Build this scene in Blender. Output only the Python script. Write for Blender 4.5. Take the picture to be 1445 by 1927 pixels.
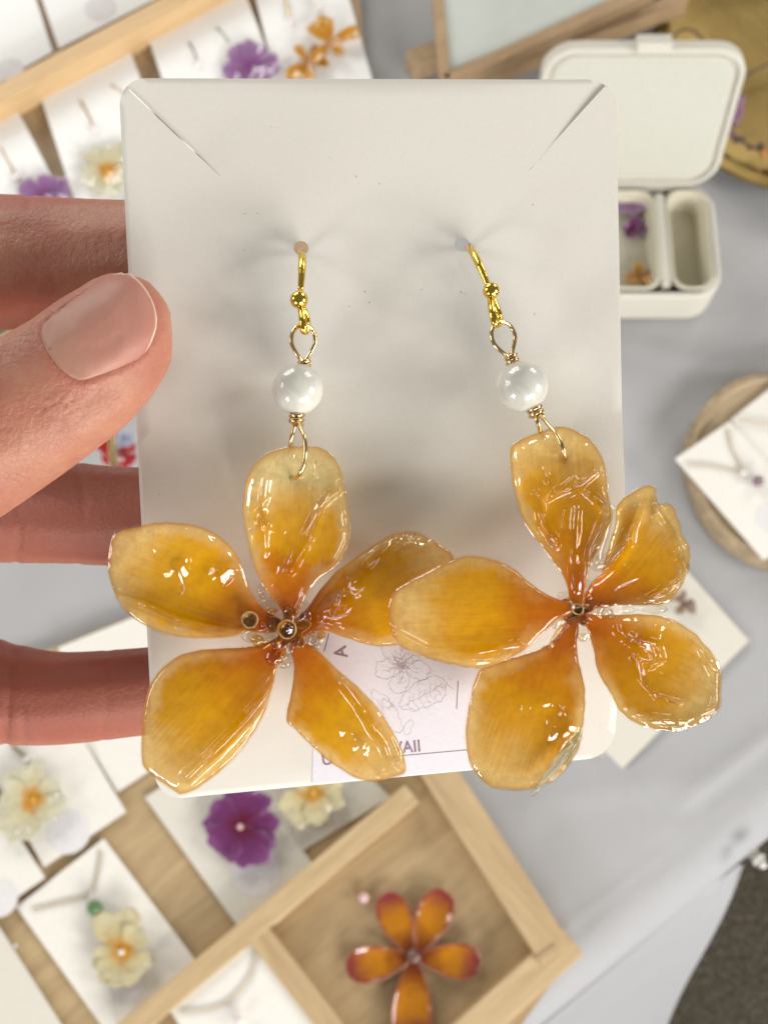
import bpy, bmesh, math, random
from mathutils import Vector, Matrix, noise
from mathutils.bvhtree import BVHTree
from mathutils.geometry import delaunay_2d_cdt
R = math.radians
random.seed(7)
for o in list(bpy.data.objects): bpy.data.objects.remove(o)
S = bpy.context.scene
COL = S.collection

# ------------------------------------------------------------------ camera
FPX = 2248.0                     # focal length in photograph pixels (42 mm on a 36 mm high sensor)
CX, CY = 722.5, 963.5
TILT = R(18); DT = 0.72          # tilt off straight down, distance to the table along the axis
CAM = Vector((0, -DT*math.sin(TILT), DT*math.cos(TILT)))
FWD = Vector((0, math.sin(TILT), -math.cos(TILT)))
RGT = Vector((1, 0, 0)); UPV = Vector((0, math.cos(TILT), math.sin(TILT)))
cd = bpy.data.cameras.new('camera'); cam = bpy.data.objects.new('camera', cd); COL.objects.link(cam)
cam.location = CAM; cam.rotation_euler = (TILT, 0, 0)
cd.sensor_fit = 'VERTICAL'; cd.sensor_height = 36; cd.sensor_width = 27; cd.lens = FPX/1927*36
cd.clip_start = 0.005; cd.clip_end = 50
cd.dof.use_dof = True; cd.dof.focus_distance = 0.146; cd.dof.aperture_fstop = 42
S.camera = cam
# ------------------------------------------------------------------ world, windows and added fill panes, exposure
W = bpy.data.worlds.new('World'); S.world = W; W.use_nodes = True
W.node_tree.nodes['Background'].inputs[0].default_value = (1.0, 0.965, 0.895, 1)
W.node_tree.nodes['Background'].inputs[1].default_value = 0.26
S.view_settings.view_transform = 'Standard'; S.view_settings.look = 'None'
S.view_settings.exposure = -0.39; S.view_settings.gamma = 1
S.render.engine = 'CYCLES'
S.cycles.use_denoising = True
S.cycles.max_bounces = 10; S.cycles.transparent_max_bounces = 12
S.cycles.caustics_reflective = False; S.cycles.caustics_refractive = False
S.cycles.sample_clamp_indirect = 6
TGT = CAM + FWD*0.15
def window_or_fill(azx, azy, dist, z0, nx, nz, pw, ph, rad, col):
    """nx x nz upright pane lights facing the table: room windows and added fill"""
    d = Vector((azx, azy, 0)).normalized()
    c = TGT + d*dist
    side = Vector((-d.y, d.x, 0))
    for i in range(nx):
        for j in range(nz):
            l = bpy.data.lights.new('window_or_fill_light', 'AREA'); l.shape = 'RECTANGLE'
            l.size = pw; l.size_y = ph; l.energy = rad*math.pi*pw*ph; l.color = col
            o = bpy.data.objects.new('window_or_fill_light', l); COL.objects.link(o)
            o.location = c + side*((i-(nx-1)/2)*(pw+.07)) + Vector((0, 0, z0 - TGT.z + ph/2 + j*(ph+.08)))
            o.rotation_euler = (-d).to_track_quat('-Z', 'Y').to_euler()
window_or_fill(.46, -.78, 2.0, 0.66, 5, 2, .20, .27, 36, (1.0, .985, .95))
window_or_fill(.92, -.20, 1.9, 0.72, 2, 2, .24, .30, 32, (1.0, .985, .95))
window_or_fill(-.62, -.78, 2.3, 0.60, 2, 2, .21, .27, 32, (.97, .98, 1.0))
window_or_fill(-.97, .10, 2.4, 0.80, 2, 2, .42, .52, 10, (1.0, .98, .94))  # fill panes added at the left to make up for the dimmed world
window_or_fill(.62, -.78, 2.3, -0.55, 2, 2, .45, .36, 6, (.86, .93, 1.0))
window_or_fill(-.45, .85, 2.4, 0.9, 3, 2, .42, .50, 12, (1.0, .98, .93))  # rear panes, enlarged as fill to replace light taken from the world
window_or_fill(.60, .80, 2.6, 0.9, 2, 2, .40, .48, 11, (1.0, .98, .93))  # unseen fill panes added at the far right for more even light

# ------------------------------------------------------------------ mapping helpers
def ray(px, py): return (FWD + RGT*((px-CX)/FPX) - UPV*((py-CY)/FPX))
def U(px, py, d): return CAM + ray(px, py)*(d*.001)            # point d millimetres in front of the lens
def T(px, py, z=0.0):                                          # point on the horizontal plane z (mm)
    r = ray(px, py); return CAM + r*((z*.001 - CAM.z)/r.z)
def proj(p):
    v = p-CAM; d = v.dot(FWD); return (CX + v.dot(RGT)/d*FPX, CY - v.dot(UPV)/d*FPX, d*1000)
def lerp(a, b, t): return a+(b-a)*t
def smooth(t): t = max(0, min(1, t)); return t*t*(3-2*t)
def interp(x, tab):
    if x <= tab[0][0]: 
        (a, b), (c, d) = tab[0], tab[1]; return b+(d-b)*(x-a)/(c-a)
    for (a, b), (c, d) in zip(tab, tab[1:]):
        if x <= c: return b+(d-b)*(x-a)/(c-a)
    return b+(d-b)*(x-a)/(c-a)
def catmull(P, n, closed=False):
    """n points evenly spaced by arc length on a Catmull-Rom curve through P (tuples of any size)"""
    m = len(P); k = len(P[0]); out = []
    segs = m if closed else m-1; sub = 14
    for i in range(segs):
        if closed: p = [P[(i-1) % m], P[i], P[(i+1) % m], P[(i+2) % m]]
        else: p = [P[max(i-1, 0)], P[i], P[i+1], P[min(i+2, m-1)]]
        for j in range(sub):
            t = j/sub
            out.append(tuple(.5*((2*p[1][q]) + (-p[0][q]+p[2][q])*t + (2*p[0][q]-5*p[1][q]+4*p[2][q]-p[3][q])*t*t
                       + (-p[0][q]+3*p[1][q]-3*p[2][q]+p[3][q])*t**3) for q in range(k)))
    out.append(tuple(P[0] if closed else P[-1]))
    L = [0]
    for a, b in zip(out, out[1:]): L.append(L[-1]+math.dist(a, b))
    res = []; j = 0; N = n if closed else n-1
    for i in range(n):
        s = L[-1]*i/N
        while j < len(L)-2 and L[j+1] < s: j += 1
        f = (s-L[j])/max(L[j+1]-L[j], 1e-12)
        res.append(tuple(lerp(out[j][q], out[j+1][q], f) for q in range(k)))
    return res

# ------------------------------------------------------------------ materials
def new_mat(name):
    m = bpy.data.materials.new(name); m.use_nodes = True
    nt = m.node_tree; return m, nt, nt.nodes['Principled BSDF']
def N(nt, typ, **kw):
    n = nt.nodes.new(typ)
    for k, v in kw.items():
        if k.startswith('i_'):
            key = k[2:]; key = int(key) if key.isdigit() else key.replace('_', ' ')
            n.inputs[key].default_value = v
        else: setattr(n, k, v)
    return n
def ramp(nt, stops, fac=None):
    r = nt.nodes.new('ShaderNodeValToRGB'); e = r.color_ramp.elements
    while len(e) < len(stops): e.new(.5)
    for i, (p, c) in enumerate(stops): e[i].position = p; e[i].color = (*c, 1) if len(c) == 3 else c
    if fac is not None: nt.links.new(fac, r.inputs[0])
    return r
def texnoise(nt, scale, detail=3, rough=.5, vec=None, coord='Object', stretch=None, dist=0):
    n = N(nt, 'ShaderNodeTexNoise', i_Scale=scale, i_Detail=detail, i_Roughness=rough, i_Distortion=dist)
    if vec is None:
        tc = nt.nodes.new('ShaderNodeTexCoord'); vec = tc.outputs[coord]
    if stretch:
        mp = nt.nodes.new('ShaderNodeMapping'); mp.inputs['Scale'].default_value = stretch
        nt.links.new(vec, mp.inputs[0]); vec = mp.outputs[0]
    nt.links.new(vec, n.inputs['Vector']); return n
def bump(nt, bsdf, fac, dist, strength=1, sock='Normal', prev=None):
    b = N(nt, 'ShaderNodeBump', i_Strength=strength, i_Distance=dist)
    nt.links.new(fac, b.inputs['Height'])
    if prev: nt.links.new(prev, b.inputs['Normal'])
    if bsdf: nt.links.new(b.outputs[0], bsdf.inputs[sock])
    return b.outputs[0]
def mix(nt, fac, a, b, mode='MIX'):
    n = N(nt, 'ShaderNodeMix', data_type='RGBA', blend_type=mode)
    for s, v in ((n.inputs[0], fac), (n.inputs[6], a), (n.inputs[7], b)):
        if hasattr(v, 'is_linked') or isinstance(v, bpy.types.NodeSocket): nt.links.new(v, s)
        elif isinstance(v, (int, float)): s.default_value = v
        else: s.default_value = (*v, 1)
    return n.outputs[2]
def mathn(nt, op, a, b=0, c=None, clamp=False):
    n = N(nt, 'ShaderNodeMath', operation=op, use_clamp=clamp)
    for i, v in enumerate((a, b) if c is None else (a, b, c)):
        if isinstance(v, bpy.types.NodeSocket): nt.links.new(v, n.inputs[i])
        else: n.inputs[i].default_value = v
    return n.outputs[0]
MATS = {}
def plain(name, col, rough=.5, metal=0, coat=0, nscale=0, namp=.12, bdist=0, bscale=None, sss=0, spec=.5, stretch=None):
    if name in MATS: return MATS[name]
    m, nt, b = new_mat(name); MATS[name] = m
    b.inputs['Base Color'].default_value = (*col, 1); b.inputs['Roughness'].default_value = rough
    b.inputs['Metallic'].default_value = metal; b.inputs['Coat Weight'].default_value = coat
    b.inputs['Coat Roughness'].default_value = .06; b.inputs['Specular IOR Level'].default_value = spec
    if sss: b.inputs['Subsurface Weight'].default_value = sss; b.inputs['Subsurface Radius'].default_value = (.002, .001, .0006); b.inputs['Subsurface Scale'].default_value = 1
    if nscale:
        n = texnoise(nt, nscale, 4, .6, stretch=stretch)
        r = ramp(nt, [(.3, tuple(c*(1-namp) for c in col)), (.7, tuple(min(1, c*(1+namp)) for c in col))], n.outputs[0])
        nt.links.new(r.outputs[0], b.inputs['Base Color'])
    if bdist:
        n = texnoise(nt, bscale or nscale, 4, .6); bump(nt, b, n.outputs[0], bdist)
    return m
CARD = plain('card_paper', (.73, .695, .63), .75, nscale=2200, namp=.02, bdist=.000015, bscale=3500, spec=.25)
BGCARD = plain('background_card_paper', (.82, .79, .73), .7, nscale=400, namp=.03, spec=.3)
BGCARD2 = plain('warm_card_paper', (.70, .665, .585), .7, nscale=400, namp=.03, spec=.3)
STICK = plain('sticker_paper', (.76, .735, .79), .55, nscale=1800, namp=.03, spec=.35)
INK = plain('print_ink', (.30, .21, .27), .6, nscale=6000, namp=.4, spec=.2)
PENCIL = plain('sketch_ink', (.58, .51, .57), .7, nscale=9000, namp=.35, spec=.1)
PINKINK = plain('sketch_pink_ink', (.55, .36, .38), .7, nscale=9000, namp=.3, spec=.1)
FLECK = plain('dark_fleck', (.12, .10, .09), .8)
GOLD = plain('polished_gold', (.83, .56, .10), .13, metal=1, nscale=900, namp=.12, bdist=.00003, bscale=1300)
PALEGOLD = plain('pale_gold_wire', (.74, .54, .28), .2, metal=1, nscale=1500, namp=.15)
CREAM = plain('cream_leatherette', (.64, .61, .53), .75, nscale=900, namp=.04, bdist=.0002, bscale=1800)
CREAMIN = plain('beige_velvet', (.60, .56, .44), .9, nscale=900, namp=.06)
GREYCLIP = plain('brushed_clip_steel', (.70, .68, .64), .4, metal=1)
SILVERHOOK = plain('dull_hook_metal', (.35, .33, .30), .35, metal=1)
STAMP = plain('lavender_stamp', (.75, .72, .73), .7, nscale=500, namp=.12)
DARK = plain('dark_shadow_gap', (.03, .035, .03), .8)

def wood(name, c1, c2, ang, scale=38):
    m, nt, b = new_mat(name); MATS[name] = m
    tc = nt.nodes.new('ShaderNodeTexCoord'); mp = nt.nodes.new('ShaderNodeMapping')
    rot = nt.nodes.new('ShaderNodeMapping'); rot.inputs['Rotation'].default_value = (0, 0, -ang)
    nt.links.new(tc.outputs['Object'], rot.inputs[0]); nt.links.new(rot.outputs[0], mp.inputs[0])
    mp.inputs['Scale'].default_value = (1, 9, 9)
    n = texnoise(nt, scale, 5, .62, vec=mp.outputs[0], dist=1.2)
    n2 = texnoise(nt, scale*9, 3, .6, vec=mp.outputs[0])
    f = mathn(nt, 'ADD', mathn(nt, 'MULTIPLY', n.outputs[0], .75), mathn(nt, 'MULTIPLY', n2.outputs[0], .25))
    r = ramp(nt, [(.36, c2), (.52, tuple(lerp(x, y, .6) for x, y in zip(c2, c1))), (.64, c1)], f)
    nt.links.new(r.outputs[0], b.inputs['Base Color']); b.inputs['Roughness'].default_value = .55
    bump(nt, b, f, .0004)
    return m
WANG = math.atan2(T(760, 1500, 20).y-T(250, 1927, 20).y, T(760, 1500, 20).x-T(250, 1927, 20).x)
WFLOOR = wood('tray_floor_wood', (.54, .39, .215), (.39, .275, .145), WANG, 9)
WRAIL = wood('tray_rail_wood', (.62, .46, .26), (.49, .345, .185), WANG, 16)
WRAILX = wood('tray_cross_rail_wood', (.58, .42, .235), (.45, .31, .165), WANG+math.pi/2, 16)
RANG = math.atan2(T(370, 0, 20).y-T(0, 190, 20).y, T(370, 0, 20).x-T(0, 190, 20).x)
WRACK = wood('rack_rail_wood', (.72, .50, .27), (.60, .40, .20), RANG, 16)
WRACKB = wood('rack_board_wood', (.52, .37, .22), (.38, .26, .15), RANG+math.pi/2, 12)
WFRAME = wood('frame_wood', (.50, .345, .20), (.36, .23, .12), RANG, 20)

def petal_mat(name, base, mid, tip, rim, tm=.55, rough=.28, coat=1.0, ripple=.00012, clear=.0, trans=.28, veins=True, vscale=1.0):
    m, nt, b = new_mat(name); MATS[name] = m
    uv = nt.nodes.new('ShaderNodeUVMap')
    al = N(nt, 'ShaderNodeAttribute', attribute_name='along'); ed = N(nt, 'ShaderNodeAttribute', attribute_name='edge')
    n1 = texnoise(nt, .22/vscale, 4, .55, vec=uv.outputs[0])
    a = mathn(nt, 'ADD', al.outputs['Fac'], mathn(nt, 'MULTIPLY', mathn(nt, 'SUBTRACT', n1.outputs[0], .5), .34))
    ve = texnoise(nt, 1.0/vscale, 4, .65, vec=uv.outputs[0], stretch=(.10, 2.4, 1))       # fine veins along the petal
    if veins: a = mathn(nt, 'ADD', a, mathn(nt, 'MULTIPLY', mathn(nt, 'SUBTRACT', ve.outputs[0], .5), .24))
    c = ramp(nt, [(0.14, base), (.34, tuple(lerp(x, y, .5) for x, y in zip(base, mid))), (tm-.04, mid), (tm+.16, tuple(lerp(x, y, .10) for x, y in zip(mid, tip))), (min(.99, tm+.40), tip)], a).outputs[0]
    if veins:
        vv = N(nt, 'ShaderNodeMapRange', interpolation_type='SMOOTHSTEP'); nt.links.new(ve.outputs[0], vv.inputs[0]); vv.inputs[1].default_value = .5; vv.inputs[2].default_value = .72
        fall = N(nt, 'ShaderNodeMapRange'); nt.links.new(al.outputs['Fac'], fall.inputs[0]); fall.inputs[1].default_value = .75; fall.inputs[2].default_value = .1
        c = mix(nt, mathn(nt, 'MULTIPLY', vv.outputs[0], mathn(nt, 'MULTIPLY', fall.outputs[0], .5)), c, tuple(q*.8 for q in base))
    n2 = texnoise(nt, .5/vscale, 5, .6, vec=uv.outputs[0])
    e = mathn(nt, 'ADD', ed.outputs['Fac'], mathn(nt, 'MULTIPLY', mathn(nt, 'SUBTRACT', n2.outputs[0], .5), .55))
    edge_f = N(nt, 'ShaderNodeMapRange', interpolation_type='SMOOTHSTEP'); nt.links.new(e, edge_f.inputs[0])
    edge_f.inputs[1].default_value = .70; edge_f.inputs[2].default_value = .98
    alf = N(nt, 'ShaderNodeMapRange'); nt.links.new(al.outputs['Fac'], alf.inputs[0])
    alf.inputs[1].default_value = .12; alf.inputs[2].default_value = .5
    ef = mathn(nt, 'MULTIPLY', edge_f.outputs[0], mathn(nt, 'MULTIPLY', alf.outputs[0], .92))
    c = mix(nt, ef, c, tip)
    e3 = N(nt, 'ShaderNodeMapRange', interpolation_type='SMOOTHSTEP'); nt.links.new(ed.outputs['Fac'], e3.inputs[0])
    e3.inputs[1].default_value = .93; e3.inputs[2].default_value = 1.0
    c = mix(nt, mathn(nt, 'MULTIPLY', e3.outputs[0], .8), c, rim)
    mot = ramp(nt, [(.3, (.90, .83, .72)), (.55, (1, 1, 1)), (.8, (1.04, 1.05, 1.0))], texnoise(nt, .7/vscale, 6, .7, vec=uv.outputs[0]).outputs[0])
    c = mix(nt, 1.0, c, mot.outputs[0], 'MULTIPLY')
    nt.links.new(c, b.inputs['Base Color'])
    b.inputs['Roughness'].default_value = rough; b.inputs['Specular IOR Level'].default_value = .12 if coat else 0.0
    b.inputs['Coat Weight'].default_value = 0
    rip = texnoise(nt, .26/vscale, 3, .5, vec=uv.outputs[0], dist=.8)
    rip2 = texnoise(nt, 1.5/vscale, 3, .55, vec=uv.outputs[0])
    hsum = mathn(nt, 'ADD', rip.outputs[0], mathn(nt, 'MULTIPLY', rip2.outputs[0], .02))
    bp = bump(nt, None, hsum, ripple*1.1)
    bump(nt, b, ve.outputs[0], .00007, sock='Normal', prev=bp)
    tr = nt.nodes.new('ShaderNodeBsdfTranslucent'); nt.links.new(c, tr.inputs[0])
    ms = N(nt, 'ShaderNodeMixShader', i_0=trans); out = nt.nodes['Material Output']
    nt.links.new(b.outputs[0], ms.inputs[1]); nt.links.new(tr.outputs[0], ms.inputs[2])
    last = ms.outputs[0]
    if clear:
        tp = nt.nodes.new('ShaderNodeBsdfTransparent'); tp.inputs[0].default_value = (1, .88, .66, 1)
        m2 = nt.nodes.new('ShaderNodeMixShader'); nt.links.new(mathn(nt, 'MULTIPLY', ef, clear), m2.inputs[0])
        nt.links.new(last, m2.inputs[1]); nt.links.new(tp.outputs[0], m2.inputs[2]); last = m2.outputs[0]
    gl = N(nt, 'ShaderNodeBsdfGlossy', i_Roughness=.012); nt.links.new(bp, gl.inputs['Normal'])
    fz = N(nt, 'ShaderNodeFresnel', i_IOR=1.72); nt.links.new(bp, fz.inputs['Normal'])
    wet = nt.nodes.new('ShaderNodeMixShader'); nt.links.new(mathn(nt, 'MULTIPLY', fz.outputs[0], coat), wet.inputs[0])
    nt.links.new(last, wet.inputs[1]); nt.links.new(gl.outputs[0], wet.inputs[2])
    nt.links.new(wet.outputs[0], out.inputs[0])
    return m
AMBER = petal_mat('amber_petal', (.66, .19, .0001), (.86, .485, .0002), (.94, .74, .36), (.72, .38, .13), clear=.6, trans=.36, coat=.0)
AMBERQ = petal_mat('deep_amber_petal', (.66, .19, .0001), (.84, .45, .0002), (.92, .72, .33), (.70, .36, .12), tm=.52, clear=.6, trans=.36, coat=.0)
AMBERPALE = petal_mat('pale_amber_petal', (.78, .23, .0001), (.95, .57, .0003), (.96, .86, .54), (.80, .50, .20), tm=.44, clear=.6, ripple=.0002, trans=.45, coat=.0)
PB = dict(vscale=1.6, clear=0)
SLIVER = petal_mat('clear_torn_petal', (.84, .68, .34), (.86, .76, .50), (.86, .80, .66), (.8, .6, .4), tm=.3, clear=.7, ripple=.0004)
BGOR = petal_mat('orange_rack_petal', (.70, .28, .02), (.80, .36, .02), (.80, .44, .10), (.6, .28, .05), **PB)
BGYEL = petal_mat('pale_yellow_petal', (.80, .36, .02), (.84, .76, .48), (.86, .83, .64), (.74, .68, .46), tm=.36, **PB)
BGYEL2 = petal_mat('straw_yellow_petal', (.72, .32, .01), (.80, .66, .34), (.82, .74, .48), (.66, .56, .3), tm=.30, **PB)
BGPUR = petal_mat('deep_purple_petal', (.16, .01, .04), (.20, .04, .17), (.30, .10, .29), (.20, .05, .18), **PB)
BGLIL = petal_mat('lilac_petal', (.28, .08, .28), (.38, .18, .42), (.50, .30, .54), (.36, .2, .40), **PB)
BGPLUM = petal_mat('orange_red_petal', (.22, .035, .003), (.66, .25, .005), (.34, .055, .045), (.70, .34, .22), tm=.50, **PB)
BGRED = petal_mat('crimson_petal', (.25, .01, .01), (.50, .015, .02), (.55, .02, .03), (.4, .02, .03), **PB)

def shell_mat(name, tint, ior=1.62, rip=.000012, scale=420):
    m, nt, b = new_mat(name); nt.nodes.remove(b); MATS[name] = m
    tp = nt.nodes.new('ShaderNodeBsdfTransparent'); tp.inputs[0].default_value = (*tint, 1)
    bn = bump(nt, None, texnoise(nt, scale, 3, .5, dist=.5).outputs[0], rip)
    gl = N(nt, 'ShaderNodeBsdfGlossy', i_Roughness=.0); nt.links.new(bn, gl.inputs['Normal'])
    fz = N(nt, 'ShaderNodeFresnel', i_IOR=ior); nt.links.new(bn, fz.inputs['Normal'])
    geo = nt.nodes.new('ShaderNodeNewGeometry')
    f = mathn(nt, 'MULTIPLY', fz.outputs[0], mathn(nt, 'SUBTRACT', 1.0, geo.outputs['Backfacing']))
    ms = nt.nodes.new('ShaderNodeMixShader'); nt.links.new(f, ms.inputs[0]); nt.links.new(tp.outputs[0], ms.inputs[1]); nt.links.new(gl.outputs[0], ms.inputs[2])
    nt.links.new(ms.outputs[0], nt.nodes['Material Output'].inputs[0]); return m
COAT = shell_mat('clear_resin_coat', (.99, .97, .90), 1.72)
def glass_mat(name, col, rough=.02, ior=1.5):
    m, nt, b = new_mat(name); MATS[name] = m
    b.inputs['Base Color'].default_value = (*col, 1); b.inputs['Transmission Weight'].default_value = 1
    b.inputs['Roughness'].default_value = rough; b.inputs['IOR'].default_value = ior
    tp = nt.nodes.new('ShaderNodeBsdfTransparent'); tp.inputs[0].default_value = (*col, 1)
    ms = N(nt, 'ShaderNodeMixShader', i_0=.35)
    nt.links.new(b.outputs[0], ms.inputs[1]); nt.links.new(tp.outputs[0], ms.inputs[2]); nt.links.new(ms.outputs[0], nt.nodes['Material Output'].inputs[0])
    bump(nt, b, texnoise(nt, 900, 3, .5).outputs[0], .0003)
    return m
RESIN = shell_mat('clear_resin', (.96, .93, .88), 1.7, .00006, 700)
RESINB = shell_mat('amber_resin', (.92, .76, .42), 1.7, .00006, 700)
def pearl_mat():
    m, nt, b = new_mat('pearl_lustre')
    n = texnoise(nt, 260, 4, .6, dist=.6)
    r = ramp(nt, [(.3, (.50, .485, .42)), (.6, (.64, .62, .55)), (.8, (.68, .66, .61))], n.outputs[0])
    nt.links.new(r.outputs[0], b.inputs['Base Color']); b.inputs['Roughness'].default_value = .35
    b.inputs['Coat Weight'].default_value = .6; b.inputs['Coat Roughness'].default_value = .03; b.inputs['Coat IOR'].default_value = 1.7
    b.inputs['Sheen Weight'].default_value = .15; b.inputs['Subsurface Weight'].default_value = .2
    b.inputs['Subsurface Radius'].default_value = (.001, .001, .001); b.inputs['Subsurface Scale'].default_value = 1
    bump(nt, b, texnoise(nt, 500, 2).outputs[0], .00005, sock='Coat Normal')
    return m
PEARL = pearl_mat()
def skin_mat():
    m, nt, b = new_mat('skin')
    n = texnoise(nt, 120, 5, .6); n2 = texnoise(nt, 900, 3, .6)
    r = ramp(nt, [(.34, (.36, .125, .082)), (.47, (.41, .175, .115)), (.58, (.44, .205, .13)), (.68, (.49, .245, .16))], n.outputs[0])
    c = mix(nt, mathn(nt, 'MULTIPLY', n2.outputs[0], .25), r.outputs[0], (.50, .18, .11))
    red = N(nt, 'ShaderNodeAttribute', attribute_name='blush_shade')
    c = mix(nt, red.outputs['Fac'], c, (.42, .13, .09))  # redder skin; on the fingers behind the card it also paints shade
    nt.links.new(c, b.inputs['Base Color']); b.inputs['Roughness'].default_value = .48
    b.inputs['Specular IOR Level'].default_value = .4
    b.inputs['Subsurface Weight'].default_value = .35; b.inputs['Subsurface Radius'].default_value = (.0032, .0012, .0006); b.inputs['Subsurface Scale'].default_value = 1
    v = N(nt, 'ShaderNodeTexVoronoi', i_Scale=1500); tc = nt.nodes.new('ShaderNodeTexCoord'); nt.links.new(tc.outputs['Object'], v.inputs['Vector'])
    p = bump(nt, None, v.outputs['Distance'], .00005)
    ve_ = N(nt, 'ShaderNodeTexVoronoi', feature='DISTANCE_TO_EDGE', i_Scale=1500); wv = texnoise(nt, 500, 2); wm = N(nt, 'ShaderNodeMix', data_type='VECTOR', i_0=.0012); nt.links.new(tc.outputs['Object'], wm.inputs[4]); nt.links.new(wv.outputs[1], wm.inputs[5]); nt.links.new(wm.outputs[1], ve_.inputs['Vector'])
    er = N(nt, 'ShaderNodeMapRange'); er.inputs[2].default_value = .12; nt.links.new(ve_.outputs[0], er.inputs[0]); p = bump(nt, None, er.outputs[0], .000022, prev=p)
    mp = texnoise(nt, 1, 4, .6, stretch=(300, 1500, 700)); p = bump(nt, None, mp.outputs[0], .00004, prev=p)
    bump(nt, b, n2.outputs[0], .00011, prev=p)
    return m
SKIN = skin_mat()
def nail_mat():
    m, nt, b = new_mat('fingernail')
    e = N(nt, 'ShaderNodeAttribute', attribute_name='along'); n = texnoise(nt, 700, 3)
    f = mathn(nt, 'ADD', e.outputs['Fac'], mathn(nt, 'MULTIPLY', mathn(nt, 'SUBTRACT', n.outputs[0], .5), .05))
    r = ramp(nt, [(.0, (.52, .25, .15)), (.18, (.50, .235, .17)), (.6, (.49, .205, .155)), (.895, (.47, .18, .13)), (.935, (.66, .46, .36)), (1, (.74, .58, .46))], f)
    nt.links.new(r.outputs[0], b.inputs['Base Color']); b.inputs['Roughness'].default_value = .5; b.inputs['Specular IOR Level'].default_value = .35
    b.inputs['Coat Weight'].default_value = .05; b.inputs['Coat Roughness'].default_value = .2
    b.inputs['Subsurface Weight'].default_value = .25; b.inputs['Subsurface Radius'].default_value = (.002, .0008, .0005); b.inputs['Subsurface Scale'].default_value = 1
    bump(nt, b, texnoise(nt, 1, 3, .5, stretch=(500, 160, 300)).outputs[0], .00012)
    return m
NAIL = nail_mat()
def cloth_mat(name, col, namp):
    m, nt, b = new_mat(name)
    n = texnoise(nt, 14, 4, .6); r = ramp(nt, [(.3, tuple(c*(1-namp) for c in col)), (.7, col)], n.outputs[0])
    nt.links.new(r.outputs[0], b.inputs['Base Color']); b.inputs['Roughness'].default_value = .7
    b.inputs['Sheen Weight'].default_value = .1
    p = bump(nt, None, texnoise(nt, 16, 3, .5).outputs[0], .0025)
    bump(nt, b, texnoise(nt, 1800, 2).outputs[0], .0002, prev=p)
    return m
CLOTH = cloth_mat('grey_tablecloth_fabric', (.43, .425, .43), .04)
def carpet_mat():
    m, nt, b = new_mat('carpet_pile')
    n = texnoise(nt, 160, 6, .75); n2 = texnoise(nt, 22, 3)
    r = ramp(nt, [(.34, (.075, .06, .042)), (.52, (.20, .168, .122)), (.72, (.42, .37, .29))], n.outputs[0])
    c = mix(nt, mathn(nt, 'MULTIPLY', n2.outputs[0], .35), r.outputs[0], (.06, .045, .03))
    nt.links.new(c, b.inputs['Base Color']); b.inputs['Roughness'].default_value = .95; b.inputs['Specular IOR Level'].default_value = .1
    bump(nt, b, n.outputs[0], .01)
    return m
CARPET = carpet_mat()
BRASS = plain('hammered_brass', (.30, .21, .075), .45, metal=1, nscale=25, namp=.2, bdist=.0004, bscale=55)
BARKWOOD = wood('slab_wood', (.52, .40, .25), (.36, .26, .15), .6, 20)
BARK = plain('slab_bark_edge', (.40, .30, .19), .8, nscale=90, namp=.35, bdist=.002, bscale=130)

# ------------------------------------------------------------------ object helpers
ORG = {}
def thing(name, loc, label, cat, group=None):
    o = bpy.data.objects.new(name, None); COL.objects.link(o); o.location = loc; o.empty_display_size = .01
    ORG[o.name] = Vector(loc); tag(o, label, cat, group); return o
def tag(o, label=None, cat=None, group=None, kind=None):
    for k, v in (('label', label), ('category', cat), ('group', group), ('kind', kind)):
        if v: o[k] = v
    return o
def mesh_obj(name, verts, faces, mat, parent=None, smooth_=True, uvs=None, attrs=None):
    """verts in world metres; the object's origin is put at their centre"""
    n = len(verts); org = sum((Vector(v) for v in verts), Vector())/n
    me = bpy.data.meshes.new(name); me.from_pydata([Vector(v)-org for v in verts], [], faces)
    me.polygons.foreach_set('use_smooth', [smooth_]*len(me.polygons))
    if uvs:
        l = me.uv_layers.new(name='UVMap')
        idx = [0]*len(me.loops); me.loops.foreach_get('vertex_index', idx)
        flat = []; 
        for i in idx: flat += uvs[i]
        l.data.foreach_set('uv', flat)
    if attrs:
        for k, v in attrs.items():
            a = me.attributes.new(k, 'FLOAT', 'POINT'); a.data.foreach_set('value', v)
    me.materials.append(mat); me.update()
    o = bpy.data.objects.new(name, me); COL.objects.link(o)
    ORG[o.name] = org
    if parent: o.parent = parent; o.location = org-ORG[parent.name]
    else: o.location = org
    return o
def bm_obj(name, bm, mat, parent=None, smooth_=True):
    bm.normal_update(); bm.verts.ensure_lookup_table(); bm.verts.index_update()
    v = [x.co.copy() for x in bm.verts]; f = [[q.index for q in p.verts] for p in bm.faces]; bm.free()
    return mesh_obj(name, v, f, mat, parent, smooth_)
def tube_data(P, rad, seg=10, cap=True):
    P = [Vector(p) for p in P]; V = []; F = []
    up = None
    for i, p in enumerate(P):
        t = (P[min(i+1, len(P)-1)]-P[max(i-1, 0)]).normalized()
        if up is None:
            up = t.orthogonal().normalized()
        else:
            up = (up - t*up.dot(t)).normalized()
        s = t.cross(up); r = rad[i] if isinstance(rad, (list, tuple)) else rad
        for k in range(seg):
            a = 2*math.pi*k/seg; V.append(p+up*(math.cos(a)*r)+s*(math.sin(a)*r))
    n = len(P)
    for i in range(n-1):
        for k in range(seg):
            F.append((i*seg+k, i*seg+(k+1) % seg, (i+1)*seg+(k+1) % seg, (i+1)*seg+k))
    if cap: F.append(tuple(range(seg-1, -1, -1))); F.append(tuple((n-1)*seg+k for k in range(seg)))
    return V, F
def join_data(L):
    V = []; F = []
    for v, f in L:
        b = len(V); V += v; F += [tuple(i+b for i in q) for q in f]
    return V, F
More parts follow.
